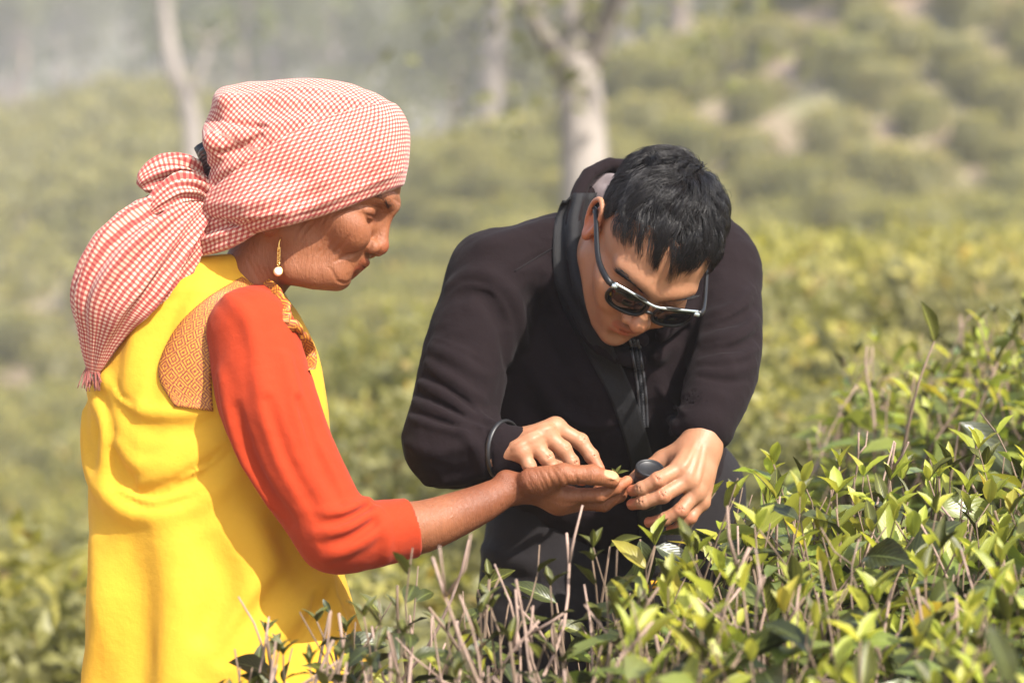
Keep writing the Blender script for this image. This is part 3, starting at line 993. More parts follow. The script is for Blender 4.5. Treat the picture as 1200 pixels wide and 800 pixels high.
def top_b(x, y):
    t = 0.975 + 0.02 * float(vnoise(np.array([[x / 0.1, y / 0.1, 4.0]]))[0]) - 0.35 * max(0, -0.10 - x) + 0.05 * (y - 2.45)
    return t + 0.018 + 0.03 * float(vnoise(np.array([[x / 0.05, y / 0.05, 9.0]]))[0])
near_bush("low sparse tea bush in front of the yellow wrap, full of bare pinkish twigs", (-0.04, 2.45), blob(-0.05, 2.46, 0.26, 0.17), top_b, 120, 62, bare=0.36, old_share=0.5, sizes=(0.055, 0.034), solo_n=260,
          extra=[(392, 760, -150, 0.35, 0.2, 0.062, 'mid'), (300, 800, -200, 1.5, 0.2, 0.045, 'mid'), (386, 718, -150, 1.9, 0.2, 0.018, 'old'), (400, 795, -180, 0.3, 0.2, 0.055, 'mid'), (520, 790, -150, -2.7, 0.3, 0.045, 'new'),
                 (560, 690, -60, 0.5, 0.2, 0.05, 'new'), (470, 745, -120, 2.7, 0.4, 0.03, 'new'), (665, 775, -150, 0.9, 0.3, 0.055, 'new')])
def top_c(x, y):
    return 1.10 + 0.12 * (x - 0.7) + 0.05 * float(vnoise(np.array([[x / 0.2, y / 0.2, 7.0]]))[0]) - 0.5 * max(0, 0.56 - x)
near_bush("taller blurred tea bush at the right edge with large dark leaves", (0.86, 3.85), blob(0.88, 3.85, 0.38, 0.38), top_c, 300, 63, bare=0.12, old_share=0.42, sizes=(0.080, 0.045), solo_n=240,
          extra=[(1125, 495, 400, -0.6, 0.2, 0.10, 'old'), (1095, 400, 420, 1.9, 0.3, 0.06, 'new')])

# ------------------------------------------------------------------ shared anatomy
def head_solid(F, neck, old=False, smile=0.0, ears=True, ear_at=(0, 0, 0), nose=1.0):
    s = Solid(); k = F.s
    sag = (lambda c: (c[0] - 0.20 * max(0, -45 - c[1]), -45 + (c[1] + 45) * 0.84 if c[1] < -45 else c[1], c[2])) if old else (lambda c: c)
    eo = np.array(ear_at, float)
    nx = lambda x: 92 + (x - 92) * nose
    E = lambda c, r, kk=0, mode='u', R=None: s.ell(F(*sag(c)), np.array(r) * k, F.R if R is None else R @ F.R, kk * k, mode)
    Cp = lambda a, b, ra, rb, kk=0, mode='u': s.cap(F(*sag(a)), F(*sag(b)), ra * k, rb * k, kk * k, mode)
    Ch = lambda p, r, kk=0, mode='u', n=None: s.chain(F.arr([sag(c) for c in p]), np.array(r) * k, kk * k, mode, n=n)
    E((-12, 36, 0), (96, 82, 74))
    E((22, 20, 0), (72, 70, 66), 20)
    E((32, -38, 0), (56, 72, 57), 25)
    for z in (-1, 1):
        Cp((-4, -62, z * 50), (62, -98, z * 17), 15, 14, 22)            # jaw
        E((60, -24, z * 45), (26, 18, 20), 20)                          # cheekbone
        E((70, -42 + 7 * smile, z * (34 + 2 * smile)), (22 + 3 * smile, 20, 19), 14)              # cheek
    E((72, -68, 0), (24, 27, 33), 18)                                   # muzzle
    E((78, -100, 0), (15, 14, 18), 14)                                  # chin
    Ch([(70, 18, -50), (88, 22, -24), (94, 16, 0), (88, 22, 24), (70, 18, 50)], np.array([8, 10, 9, 10, 8]) * (0.62 if old else 1), 16, n=16)
    for z in (-1, 1):
        E((96, -2, z * 32), (15, 13, 19) if not old else (13, 11, 18), 12, 's')                      # eye socket
        E((72, -2, z * 32), (15, 14, 17), 3)                            # lid over the eyeball
    Ch([(92, 6, 0), (nx(101), -12, 0), (nx(110), -28, 0)], [7, 7.5, 9], 9, n=8)  # nose
    E((nx(112), -34, 0), (10.5, 10, 11.5), 7)
    for z in (-1, 1):
        E((nx(100), -38, z * 14), (10, 8.5, 7), 5)
        Cp((nx(104), -48, z * 6.5), (nx(102), -40, z * 7), 3.6, 2.5, 2.5, 's')
        Ch([(nx(98), -34, z * 21), (nx(101), -41, z * 21.5), (nx(97), -46, z * 20)], [1.6, 1.8, 1.4], 3, 's')
    Cp((97, -52, 0), (95, -60, 0), 3, 2.5, 4, 's')                      # philtrum
    # lips
    Ch([(78, -66 + 7 * smile, -25), (90, -63 + smile, -13), (95.5, -61, -4), (95.5, -61.5, 4), (90, -63 + smile, 13), (78, -66 + 7 * smile, 25)], [2.5, 4.5, 5, 5, 4.5, 2.5], 5, n=20)
    Ch([(78, -68 + 6 * smile, -22), (89, -73, -11), (93, -74, 0), (89, -73, 11), (78, -68 + 6 * smile, 22)], [2.5, 5, 6, 5, 2.5], 5, n=20)
    Ch([(75, -65 + 11 * smile, -31), (88, -67 + 2.5 * smile, -16), (97, -67.5, 0), (88, -67 + 2.5 * smile, 16), (75, -65 + 11 * smile, 31)], [1.0 + 0.8 * smile, 1.3, 1.3, 1.3, 1.0 + 0.8 * smile], 2.0, 's', n=24)
    E((98, -87, 0), (9, 6, 14), 12, 's')                                 # dip under the lip
    if ears:
        A = lambda c: tuple(np.array(c, float) + eo * np.array([1, 1, np.sign(c[2])]))
        sag = lambda c: c
        for z in (-1, 1):
            tilt = np.array([[0.93, 0.30, 0.2 * z], [-0.30, 0.95, 0], [-0.2 * z, 0, 0.97]])
            E(A((-14, 0, z * 77)), (17, 30, 6.5), 6, 'u', tilt)
            Ch([A(c) for c in [(2, 8, z * 79), (-6, 27, z * 83), (-22, 29, z * 86), (-31, 12, z * 87), (-25, -10, z * 84), (-14, -24, z * 79)]], [3.5, 3.5, 3.8, 3.6, 3.4, 3.5], 3, n=22)
            E(A((-10, 0, z * 85)), (9, 17, 6), 4, 's', tilt)
            E(A((-10, -25, z * 78)), (7.5, 9, 5), 5)                       # lobe
            Cp(A((3, 0, z * 76)), A((2, -7, z * 77)), 4, 3.5, 3)              # tragus
    s.chain(neck[0], neck[1], 26, n=8)
    return s

def carve(s, F, lines, k=2.0):
    """creases: each row (points in head axes, radius, depth); sunk onto the surface"""
    base = Solid(); base.ops = list(s.ops); base.lo, base.hi = s.lo, s.hi
    M_ = 12
    p = np.concatenate([F.arr(spline(l[0], M_)) for l in lines])
    grad = lambda p: np.stack([base.eval(p + e * 1.5) - base.eval(p - e * 1.5) for e in np.eye(3)], 1) / 3.0
    for _ in range(5):                        # slide the points onto the surface along the gradient
        d = base.eval(p); G = grad(p)
        p = p - d[:, None] * G / (np.linalg.norm(G, axis=1)[:, None] ** 2 + 1e-6)
    G = grad(p); G /= np.linalg.norm(G, axis=1)[:, None] + 1e-6
    for i, (_, r, depth) in enumerate(lines):
        sl = slice(i * M_, (i + 1) * M_)
        rr = r * np.sin(np.linspace(0.15, np.pi - 0.15, M_)) ** 0.6
        s.chain(p[sl] + G[sl] * (rr * (1 - depth))[:, None], rr, k, 's')

def hand_solid(wrist, wr, fingers, frad, thumb, trad, cmc_r=11.0, palm_pts=(), k=1.0, wflat=None):
    """fingers: four joint chains MCP, PIP, DIP, TIP (mm); thumb: CMC, MCP, IP, TIP"""
    s = Solid()
    for i, f in enumerate(fingers):
        w = wrist + (f[0] - fingers[0][0]) * 0.42
        s.cap(w, f[0], cmc_r * 1.05, cmc_r * 0.92 * frad[i], 12)
    for a, b in zip(fingers[:-1], fingers[1:]):
        s.cap(a[0] * 0.8 + wrist * 0.2, b[0] * 0.8 + wrist * 0.2, 9.5, 9.0, 10)
    for p, r in palm_pts:
        s.ball(p, r, 10)
    s.cap(thumb[0], thumb[1], trad * 1.35, trad * 1.1, 10)
    s.cap((thumb[0] * 0.4 + thumb[1] * 0.6), fingers[0][0] * 0.7 + wrist * 0.3, 7.5, 7.5, 10)
    g = Solid()
    for i, f in enumerate(fingers):
        fr = frad[i]
        t = Solid()
        t.chain([f[0], f[1], f[2], f[3]], np.array([9.6, 8.4, 7.4, 6.2]) * fr, 0, ik=2.0)
        t.ball(f[1], 8.9 * fr, 3); t.ball(f[2], 7.7 * fr, 3)
        t.ball(f[0], 10.2 * fr, 4)
        g.sub(t, 0.8)
    s.sub(g, 6)
    t = Solid()
    t.chain(thumb[1:], np.array([1.05, 1.0, 0.84]) * trad, 0, ik=2.0)
    t.ball(thumb[1], trad * 1.1, 4); t.ball(thumb[2], trad * 1.06, 3)
    s.sub(t, 5)
    return s

def crease(s, a, b, r=0.9, k=1.2):
    s.cap(a, b, r, r, k, 's')

def surface_point(s, p):
    p = np.atleast_2d(np.asarray(p, float)).copy()
    for _ in range(8):
        d = s.eval(p)
        G = np.stack([s.eval(p + e) - s.eval(p - e) for e in np.eye(3)], 1) / 2.0
        p = p - 0.9 * d[:, None] * G / (np.linalg.norm(G, axis=1)[:, None] ** 2 + 1e-6)
    return p, G / (np.linalg.norm(G, axis=1)[:, None] + 1e-6)

def on_front(s, pts2, lift=0.0, n=None, z0=-320, keep=False):
    """polyline of pixels -> mm points on the solid's near face, lifted towards the camera"""
    p = np.asarray(pts2, float)
    if n: p = spline(p, n)
    x, y = p[:, 0] - 600, 400 - p[:, 1]
    z = s.front(x, y, z0)
    sc = (D0 * 1000 + np.nan_to_num(z)) / (D0 * 1000)
    z = s.front(x * sc, y * sc, z0)
    ok = ~np.isnan(z)
    P = np.stack([x * sc, y * sc, z - lift], 1)
    return P if keep else P[ok]

def on_front_rows(base, rows, M_):
    P = on_front(base, np.concatenate([spline(r[0], M_) for r in rows]), 0, keep=True)
    return [P[i * M_:(i + 1) * M_] for i in range(len(rows))]

def wrinkles(s, rows, k=1.2):
    """fine skin lines: pixel polyline, radius, depth fraction"""
    base = Solid(); base.ops = list(s.ops); base.lo, base.hi = s.lo, s.hi
    for p, (pts, r, dep) in zip(on_front_rows(base, rows, 12), rows):
        p = p[~np.isnan(p[:, 2])]
        if len(p) < 4: continue
        rr_ = r * np.sin(np.linspace(0.15, np.pi - 0.15, len(p))) ** 0.7
        p[:, 2] -= rr_ * (1 - dep)
        s.chain(p, rr_, k, 's')

def folds(s, rows):
    """cloth folds: pixel polyline, radius, blend, height above (+) or below (-) the cloth"""
    base = Solid(); base.ops = list(s.ops); base.lo, base.hi = s.lo, s.hi
    for p, (pts, r, k, hgt) in zip(on_front_rows(base, rows, 18), rows):
        p = p[~np.isnan(p[:, 2])]
        if len(p) < 3: continue
        pf = np.sin(np.linspace(0.12, np.pi - 0.12, len(p))) ** 0.5
        if hgt > 0:
            p[:, 2] += (r - hgt * pf)
            s.chain(p, r * (0.35 + 0.65 * pf), k, 'u')
        else:
            p[:, 2] -= (r + hgt * pf)
            s.chain(p, r * (0.35 + 0.65 * pf), k, 's')

def strip(s, ptsA, ptsB, n, m, lift, thick=1.5, smooth=1):
    """cloth patch between two pixel polylines laid on the near face of a solid -> grid (n,m,3) in mm, uv, thickness"""
    A = spline(ptsA, n); B = spline(ptsB, n)
    t = np.linspace(0, 1, m)[None, :, None]
    P2 = A[:, None] * (1 - t) + B[:, None] * t
    x = P2[..., 0] - 600; y = 400 - P2[..., 1]
    z = s.front(x, y).reshape(n, m)
    sc = (D0 * 1000 + np.nan_to_num(z)) / (D0 * 1000)
    z = s.front(x * sc, y * sc).reshape(n, m)
    # fill misses from the row's neighbours
    zz = z.copy()
    for i in range(n):
        r = zz[i]; okk = ~np.isnan(r)
        if okk.any(): zz[i] = np.interp(np.arange(m), np.where(okk)[0], r[okk])
    zz = np.where(np.isnan(zz), np.nanmean(zz), zz)
    for _ in range(smooth): zz[1:-1] = (zz[:-2] + zz[1:-1] + zz[2:]) / 3
    P = np.stack([x * sc, y * sc, zz - lift], -1)
    L = np.concatenate([[0], np.cumsum(np.linalg.norm(np.diff(P[:, m // 2], axis=0), axis=1))])
    W = np.concatenate([[0], np.cumsum(np.linalg.norm(np.diff(P[n // 2], axis=0), axis=1))])
    uv = np.stack(np.broadcast_arrays(L[:, None], W[None, :]), -1) / 1000.0
    th = np.zeros_like(P); th[..., 2] = thick
    return P, uv, th

def person_mesh(pieces, name, mats, colors=True):
    V, F, C, n = [], [], [], 0
    for v, f, c in pieces:
        V.append(v); F.append(f + n); C.append(np.ones((len(v), 3)) if c is None else c); n += len(v)
    return np.concatenate(V), np.concatenate(F), np.concatenate(C)

def place(name, V_mm, F, mats, parent=None, base=None, uv=None, colors=None, smooth=True):
    V = to_world(V_mm)
    b = np.zeros(3) if base is None else np.asarray(base)
    me = mesh_np(name, V - b, F, mats, uv, colors, smooth)
    return link(name, me, parent)

def skin_mat(name, base, deep, rough, wrinkle, spots, lines=0.0, sss=0.22):
    m, nt, b, out = mat_new(name)
    tc = nd(nt, "ShaderNodeTexCoord").outputs['Object']
    n1 = noise_tex(nt, 38, 4, 0.6, tc); n2 = noise_tex(nt, 190, 3, 0.6, tc)
    c = mixc(nt, base, deep, mth(nt, 'MULTIPLY', n1, 0.9, clamp=True))
    c = mixc(nt, c, tuple(v * 0.72 for v in base), mth(nt, 'MULTIPLY', mth(nt, 'SUBTRACT', n2, 0.52, clamp=True), spots, clamp=True))
    at = nd(nt, "ShaderNodeAttribute", attribute_name='tone')
    c = mixc(nt, c, at.outputs['Color'], 1.0, 'MULTIPLY')
    nt.links.new(c, b.inputs['Base Color'])
    b.inputs['Roughness'].default_value = rough
    b.inputs['Subsurface Weight'].default_value = sss
    b.inputs['Subsurface Radius'].default_value = (1.0, 0.35, 0.2)
    b.inputs['Subsurface Scale'].default_value = 0.006
    b.inputs['Specular IOR Level'].default_value = 0.32
    v = nd(nt, "ShaderNodeTexVoronoi", i_Scale=620.0, feature='DISTANCE_TO_EDGE')
    nt.links.new(tc, v.inputs['Vector'])
    bump(nt, b, v.outputs[0], 0.25, 0.0006)
    w = noise_tex(nt, 120, 4, 0.65, tc, (1, 1, 1))
    bump(nt, b, w, wrinkle, 0.0012)
    if lines:                                   # long dry creases running down the face and along the arm
        mp = nd(nt, "ShaderNodeMapping", i_Rotation=(0, math.radians(-14), 0), i_Scale=(1, 1, 0.13)); nt.links.new(tc, mp.inputs[0])
        ln = nd(nt, "ShaderNodeTexNoise", i_Scale=210.0, i_Detail=3.0, i_Roughness=0.6, i_Distortion=0.8); nt.links.new(mp.outputs[0], ln.inputs['Vector'])
        ri = mth(nt, 'ABSOLUTE', mth(nt, 'SUBTRACT', ln.outputs['Fac'], 0.5))
        bump(nt, b, mth(nt, 'MINIMUM', mth(nt, 'MULTIPLY', ri, 7.0), 1.0), lines, 0.0022)
    return m

def cloth_mat(name, col, col2, rough=0.85, weave=2600.0, bumpv=0.25, sheen=0.3, sss=0.0):
    m, nt, b, out = mat_new(name)
    tc = nd(nt, "ShaderNodeTexCoord").outputs['Object']
    n1 = noise_tex(nt, 9, 4, 0.6, tc)
    n2 = noise_tex(nt, 420, 2, 0.5, tc)
    c = mixc(nt, col, col2, n1)
    c = mixc(nt, c, tuple(v * 0.8 for v in col), mth(nt, 'MULTIPLY', n2, 0.35))
    nt.links.new(c, b.inputs['Base Color'])
    b.inputs['Roughness'].default_value = rough
    b.inputs['Sheen Weight'].default_value = sheen
    b.inputs['Sheen Roughness'].default_value = 0.5
    b.inputs['Specular IOR Level'].default_value = 0.25
    wa = nd(nt, "ShaderNodeTexWave", i_Scale=weave / 6.28, bands_direction='X')
    wb = nd(nt, "ShaderNodeTexWave", i_Scale=weave / 6.28, bands_direction='Z')
    nt.links.new(tc, wa.inputs[0]); nt.links.new(tc, wb.inputs[0])
    bump(nt, b, mth(nt, 'ADD', wa.outputs['Fac'], wb.outputs['Fac']), bumpv, 0.0003)
    bump(nt, b, noise_tex(nt, 42, 5, 0.62, tc), 0.4, 0.004)
    return m

# ------------------------------------------------------------------ the woman
skin_w = skin_mat("weathered_brown_skin", (0.265, 0.098, 0.042), (0.165, 0.058, 0.027), 0.52, 0.5, 3.0, 0.26, 0.13)
red_cloth = cloth_mat("red_cotton", (0.34, 0.030, 0.0035), (0.29, 0.023, 0.0025), 0.85, 3000, 0.25, 0.05)
yellow_cloth = cloth_mat("yellow_cotton", (0.74, 0.445, 0.038), (0.72, 0.36, 0.022), 0.8, 3200, 0.2, 0.05)

def translucent(m, col, w):
    nt = m.node_tree
    out = next(n for n in nt.nodes if n.type == 'OUTPUT_MATERIAL')
    b = next(n for n in nt.nodes if n.type == 'BSDF_PRINCIPLED')
    t = nt.nodes.new("ShaderNodeBsdfTranslucent"); t.inputs[0].default_value = (*col, 1)
    mx = nt.nodes.new("ShaderNodeMixShader"); mx.inputs[0].default_value = w
    nt.links.new(b.outputs[0], mx.inputs[1]); nt.links.new(t.outputs[0], mx.inputs[2])
    nt.links.new(mx.outputs[0], out.inputs['Surface'])

WF_pitch = math.radians(-24); WF_yaw = math.radians(-13)
f_ = np.array([math.cos(WF_pitch) * math.cos(WF_yaw), math.sin(WF_pitch), math.cos(WF_pitch) * math.sin(WF_yaw)])
u_ = np.array([-math.sin(WF_pitch), math.cos(WF_pitch), 0.0])
WS = 0.95
WH = Frame(np.zeros(3), f_, u_, WS)
WH.o = q(461, 241, 30) - (WH(95, 20, 0) - WH.o)          # the brow's silhouette fixes the head
s_w = head_solid(WH, ([WH(-30, -20, 0), q(302, 318, 45), q(280, 352, 60), q(262, 400, 70)], [52, 41, 46, 70]), old=True, smile=1.0, ear_at=(-8, -42, -9), nose=0.45)
s_w.chain([q(392, 322, 14), q(366, 322, 10), q(345, 318, 10)], [13, 15, 15], 22)
zs = -1 if WH.R[2][2] > 0 else 1                           # sign of the side that faces the camera
for z in (-1, 1):
    wr = []
    for i, a in enumerate(np.linspace(-0.6, 0.8, 6)):     # crow's feet
        wr.append(([(66, -4 - 3 * a, z * 50), (56, -5 - 12 * a, z * 58), (44 + 3 * abs(a), -7 - 24 * a, z * 65)], 2.2, 0.7))
    wr += [([(88, -9, z * 20), (82, -14, z * 33), (70, -12, z * 46)], 2.2, 0.7),                    # under the eye
           ([(84, -16, z * 24), (74, -22, z * 38), (62, -20, z * 52)], 1.8, 0.65),
           ([(88, -3, z * 19), (88, -3.5, z * 32), (74, -5, z * 48)], 2.2, 0.85),                   # slit of the narrowed eye
           ([(92, 5, z * 20), (88, 8, z * 34), (72, 3, z * 52)], 1.8, 0.65),
           ([(93, -38, z * 23), (84, -50, z * 31), (74, -62, z * 35), (66, -74, z * 34)], 3.6, 0.65)]  # smile line
    rl = np.random.default_rng(15)
    for i in range(10):                                    # long lines down the cheek and jaw
        x0 = 18 + i * 5.2 + rl.normal(0, 1.6); y1 = -24 - 1.5 * i + rl.normal(0, 6); y2 = -74 + rl.normal(0, 6); b0_ = rl.normal(0, 2.5)
        wr.append(([(x0 + 6, y1, z * (68 - i * 1.5)), (x0 + b0_, (y1 + y2) / 2, z * (60 - i * 1.2)), (x0 - 5, y2, z * (51 - i))], rl.uniform(1.4, 3.0), 0.6))
    wr += [([(82, -84, z * 10), (72, -89, z * 22), (60, -90, z * 30)], 1.9, 0.6), ([(76, -94, z * 6), (70, -99, z * 18), (58, -104, z * 26)], 1.7, 0.6)]
    carve(s_w, WH, wr, 1.6)
carve(s_w, WH, [([(96, 26, -20), (98, 27, 0), (96, 26, 20)], 1.2, 0.5), ([(93, 36, -30), (96, 37, 0), (93, 36, 30)], 1.2, 0.5)], 2.2)
wrinkles(s_w, [([(288 + i * 8, 300 + i * 3), (300 + i * 6, 322), (312 + i * 5, 344)], 1.8, 0.6) for i in range(5)], 2.0)
bl = [(WH.arr([(93, -62, -12), (97, -63, 0), (93, -62, 12)]), 5, 4, (0.92, 0.74, 0.72)),
      (WH.arr([(86, -72, -14), (95, -75, 0), (86, -72, 14)]), 5.5, 4, (0.98, 0.70, 0.68)),
      (WH.arr([(88, -3, -20), (88, -4, -40)]), 4, 6, (0.72, 0.66, 0.66)),
      (WH.arr([(88, -3, 20), (88, -4, 40)]), 4, 6, (0.72, 0.66, 0.66)),
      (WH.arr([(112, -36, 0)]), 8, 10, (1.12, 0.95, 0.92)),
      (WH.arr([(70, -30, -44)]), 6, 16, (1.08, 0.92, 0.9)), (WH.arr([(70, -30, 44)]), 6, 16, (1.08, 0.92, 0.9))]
vh, fh = s_w.net(1.55)
up_ = WH.inv(vh)[:, 1] > 46                               # the crown is wrapped: nothing of it shows
fh = fh[~up_[fh].any(1)]
ch = paint(vh, bl)

# right forearm and cupped hand, palm up
wr_w = q(604, 571, 12)
fing = [[q(668, 581, 6), q(703, 580, 2), q(721, 572, 3), q(735, 563, 6)],
        [q(672, 588, 26), q(708, 590, 24), q(726, 580, 23), q(737, 566, 22)],
        [q(668, 588, 46), q(702, 590, 45), q(718, 579, 42), q(727, 565, 39)],
        [q(660, 582, 62), q(688, 585, 62), q(702, 574, 58), q(710, 562, 55)]]
thumb_w = [q(622, 563, -8), q(660, 556, -17), q(694, 556, -16), q(717, 562, -10)]
s_h = hand_solid(wr_w, 19, fing, [1.0, 1.03, 0.97, 0.86], thumb_w, 11.2, 10.5,
                 palm_pts=[(q(634, 566, -2), 16), (q(640, 578, 20), 15), (q(640, 572, 40), 14)])
s_h.chain([q(430, 622, -48), q(490, 618, -34), q(555, 594, -10), q(592, 576, 6), q(620, 570, 14)], [36, 31, 24, 18.5, 15], 14, n=14)
s_h.ball(q(592, 560, 8), 9, 12); s_h.ball(q(655, 588, 18), 15, 14)
th_n = q(710, 557, -20)
rw = np.random.default_rng(4)
rows = [([(612 + i * 5.5 + rw.normal(0, 1), 546), (616 + i * 6.2 + rw.normal(0, 2), 558 + rw.normal(0, 1)), (626 + i * 6.2, 576 + 0.8 * i)], 1.1, 0.7) for i in range(10)]
rows += [([(602 + i * 3, 556 + i), (606 + i * 3, 570), (604 + i * 3, 584)], 1.0, 0.6) for i in range(4)]
rows += [([(x, 546), (x + 1.5, 557), (x - 1, 568)], 1.1, 0.7) for x in (687, 690.5, 694, 697)]
rows += [([(640 + i * 9, 585 + i * 0.7), (662 + i * 9, 590), (684 + i * 8, 588)], 1.0, 0.6) for i in range(3)]
wrinkles(s_h, rows)
nail_c = q(711, 556, -17.5)
nd_dir = np.array([0.25, 0.62, -0.74]); nd_dir /= np.linalg.norm(nd_dir)
tdir = thumb_w[3] - thumb_w[2]; tdir /= np.linalg.norm(tdir)
NR = np.stack([tdir, nd_dir - tdir * (nd_dir @ tdir), np.cross(tdir, nd_dir)]); NR /= np.linalg.norm(NR, axis=1)[:, None]
nail_c = thumb_w[3] - tdir * 4 + NR[1] * 8.6
s_h.ell(nail_c, (9.5, 1.6, 7), NR, 0.6)
blh = [(np.array([nail_c - tdir * 4, nail_c + tdir * 7]), 5.4, 1.4, (2.0, 2.6, 3.0)),
       (np.array([q(735, 563, 8), q(737, 565, 24), q(727, 565, 40)]), 7, 9, (1.7, 1.7, 1.8)),
       (np.array([q(690, 566, 20), q(720, 572, 25)]), 10, 14, (1.5, 1.5, 1.6)),
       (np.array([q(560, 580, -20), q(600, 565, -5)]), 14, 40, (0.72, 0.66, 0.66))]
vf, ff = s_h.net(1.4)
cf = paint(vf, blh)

# body under the clothes, far arm, legs and feet
WB = q(252, 1800, 70); 
ground_w = -1500 * math.cos(PITCH)
s_b = Solid()
s_b.chain([q(272, 365, 72), q(240, 440, 85), q(235, 560, 90), q(245, 720, 95)], [42, 66, 70, 78], 10, n=12)
s_b.chain([q(288, 398, -28), q(392, 624, -70), q(470, 617, -42)], [33, 30, 27], 10)
s_b.chain([q(262, 400, 150), q(280, 560, 170), q(345, 600, 120)], [34, 30, 24], 10)
for z in (20, 150):
    s_b.chain([q(245, 780, z), q(250, 1150, z), q(240, 1500, z)], [62, 50, 36], 10)
    s_b.chain([q(232, 1530, z), q(330, 1552, z)], [34, 26], 20)
vb, fb = s_b.net(11.0)
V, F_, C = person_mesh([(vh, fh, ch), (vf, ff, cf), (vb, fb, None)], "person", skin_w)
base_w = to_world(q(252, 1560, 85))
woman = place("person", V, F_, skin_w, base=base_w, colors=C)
woman.location = base_w
props(woman, "woman in a red checked headscarf, yellow wrap and red sleeves holding out her cupped palm", "person")
KIDS_W = dict(parent=woman, base=base_w)

# blouse: sleeve and shoulder
s_r = Solid()
s_r.chain([q(296, 394, -30), q(314, 470, -48), q(346, 545, -60), q(393, 624, -70)], [52, 57, 52, 45], 10, n=14)
s_r.chain([q(393, 624, -72), q(425, 627, -62), q(483, 618, -38), q(500, 616, -33)], [42, 40, 34.5, 33], 14, n=10)
s_r.ell(q(290, 378, 10), (34, 36, 70), None, 30)
s_r.chain([q(284, 372, 40), q(304, 362, 24), q(322, 390, 50), q(340, 450, 70)], [36, 30, 30, 30], 20)
cd = q(484, 613, -38) - q(425, 627, -62); cd /= np.linalg.norm(cd)
folds(s_r, [([(262, 440), (282, 520), (322, 590)], 7, 12, 4), ([(300, 430), (318, 500), (352, 575)], 8, 14, 4),
            ([(332, 420), (352, 490), (385, 560)], 7, 12, 3.5), ([(352, 470), (372, 530), (402, 590)], 6, 10, -3),
            ([(276, 480), (300, 548), (340, 610)], 6, 12, -3.5), ([(315, 470), (338, 540), (372, 600)], 6, 12, -3),
            ([(376, 600), (402, 600), (430, 588)], 6, 9, 4), ([(372, 625), (405, 618), (440, 600)], 6, 9, 4),
            ([(380, 652), (415, 640), (452, 615)], 6, 9, 4), ([(374, 613), (402, 609), (432, 594)], 4, 7, -3.5),
            ([(378, 638), (410, 630), (446, 607)], 4, 7, -3.5), ([(440, 600), (452, 625), (452, 655)], 5, 9, 2.5),
            ([(268, 350), (290, 375), (300, 420)], 7, 12, 3)])
s_r.plane(q(481, 616, -38), cd, 2)
s_r.chain([q(500, 613, -32), q(470, 619, -43)], [29.5, 31], 1.0, 's')
s_r.disp(lambda P: 0.8 * (np.abs(vnoise(P / np.array([30, 60, 30]))) - 0.3) + 0.7 * vnoise(P / np.array([26, 40, 26])) + 0.35 * vnoise(P / 11))
v, f = s_r.net(2.2)
link_b = place("blouse", v, f, red_cloth, **KIDS_W)

# saree: wrapped body and skirt
s_y = Solid()
s_y.loft([(q(0, 302)[1], -352, 72, 30, 34), (q(0, 320)[1], -356, 72, 62, 74), (q(0, 345)[1], -360, 72, 88, 98), (q(0, 400)[1], -360, 74, 118, 112),
          (q(0, 450)[1], -366, 76, 136, 118), (q(0, 500)[1], -366, 78, 145, 122), (q(0, 560)[1], -362, 80, 146, 122), (q(0, 640)[1], -360, 82, 148, 126),
          (q(0, 720)[1], -352, 84, 160, 132), (q(0, 800)[1], -342, 86, 172, 138), (q(0, 1000)[1], -338, 88, 182, 146), (q(0, 1300)[1], -340, 88, 190, 160), (q(0, 1540)[1], -345, 88, 200, 172)], power=2.25)
s_y.chain([q(330, 385, 70), q(345, 430, 66), q(346, 480, 60)], [16, 22, 26], 24, n=8)
s_y.chain([q(215, 326, 0), q(262, 316, 20), q(292, 318, 45)], [22, 20, 18], 18, n=8)
# shoulder fall and hanging swags
folds(s_y, [([(118, 430), (135, 462), (170, 486), (215, 488), (250, 478)], 9, 13, 4.0),
            ([(98, 470), (104, 540), (128, 582), (165, 600), (210, 596), (255, 572), (282, 548)], 12, 16, 5.2),
            ([(112, 470), (118, 520), (140, 560), (176, 580), (216, 574)], 14, 22, -3.4),
            ([(130, 455), (160, 496), (210, 502), (258, 494)], 10, 16, -2.3),
            ([(165, 565), (215, 545), (262, 516)], 6, 10, 2.9), ([(185, 578), (230, 556), (270, 528)], 5, 9, -2.6),
            ([(140, 520), (165, 545), (200, 540), (245, 515)], 8, 14, 1.8),
            ([(104, 450), (122, 500), (122, 560)], 7, 14, 2.3),
            ([(198, 316), (176, 360), (158, 420), (152, 455)], 10, 16, 2.9),
            ([(225, 322), (198, 372), (182, 420), (178, 460)], 9, 14, -2.3),
            ([(306, 590), (345, 640), (372, 700)], 14, 24, -2.9), ([(296, 610), (300, 690), (260, 770)], 16, 30, 3.4),
            ([(380, 680), (330, 730), (285, 790), (250, 850)], 12, 20, 4.0), ([(392, 700), (356, 750), (320, 815)], 9, 16, -3.4),
            ([(345, 672), (300, 720), (262, 770)], 10, 18, -2.3),
            ([(118, 640), (122, 720), (112, 800), (112, 900)], 14, 30, 2.3), ([(150, 640), (162, 720), (160, 820)], 16, 34, -2.3),
            ([(205, 630), (212, 720), (206, 830)], 16, 34, 1.8), ([(250, 640), (262, 690), (240, 740)], 10, 22, -1.8),
            ([(140, 575), (185, 588), (240, 566)], 3.5, 4, 1.8), ([(190, 590), (240, 570), (278, 538)], 3, 3.5, 1.8), ([(126, 440), (142, 470), (180, 490)], 3.5, 4, 1.8), ([(212, 560), (245, 545), (272, 520)], 3, 3.5, 1.8), ([(385, 690), (405, 740), (424, 800)], 7, 11, 2.9), ([(372, 700), (390, 760), (402, 810)], 6, 10, -2.9)])
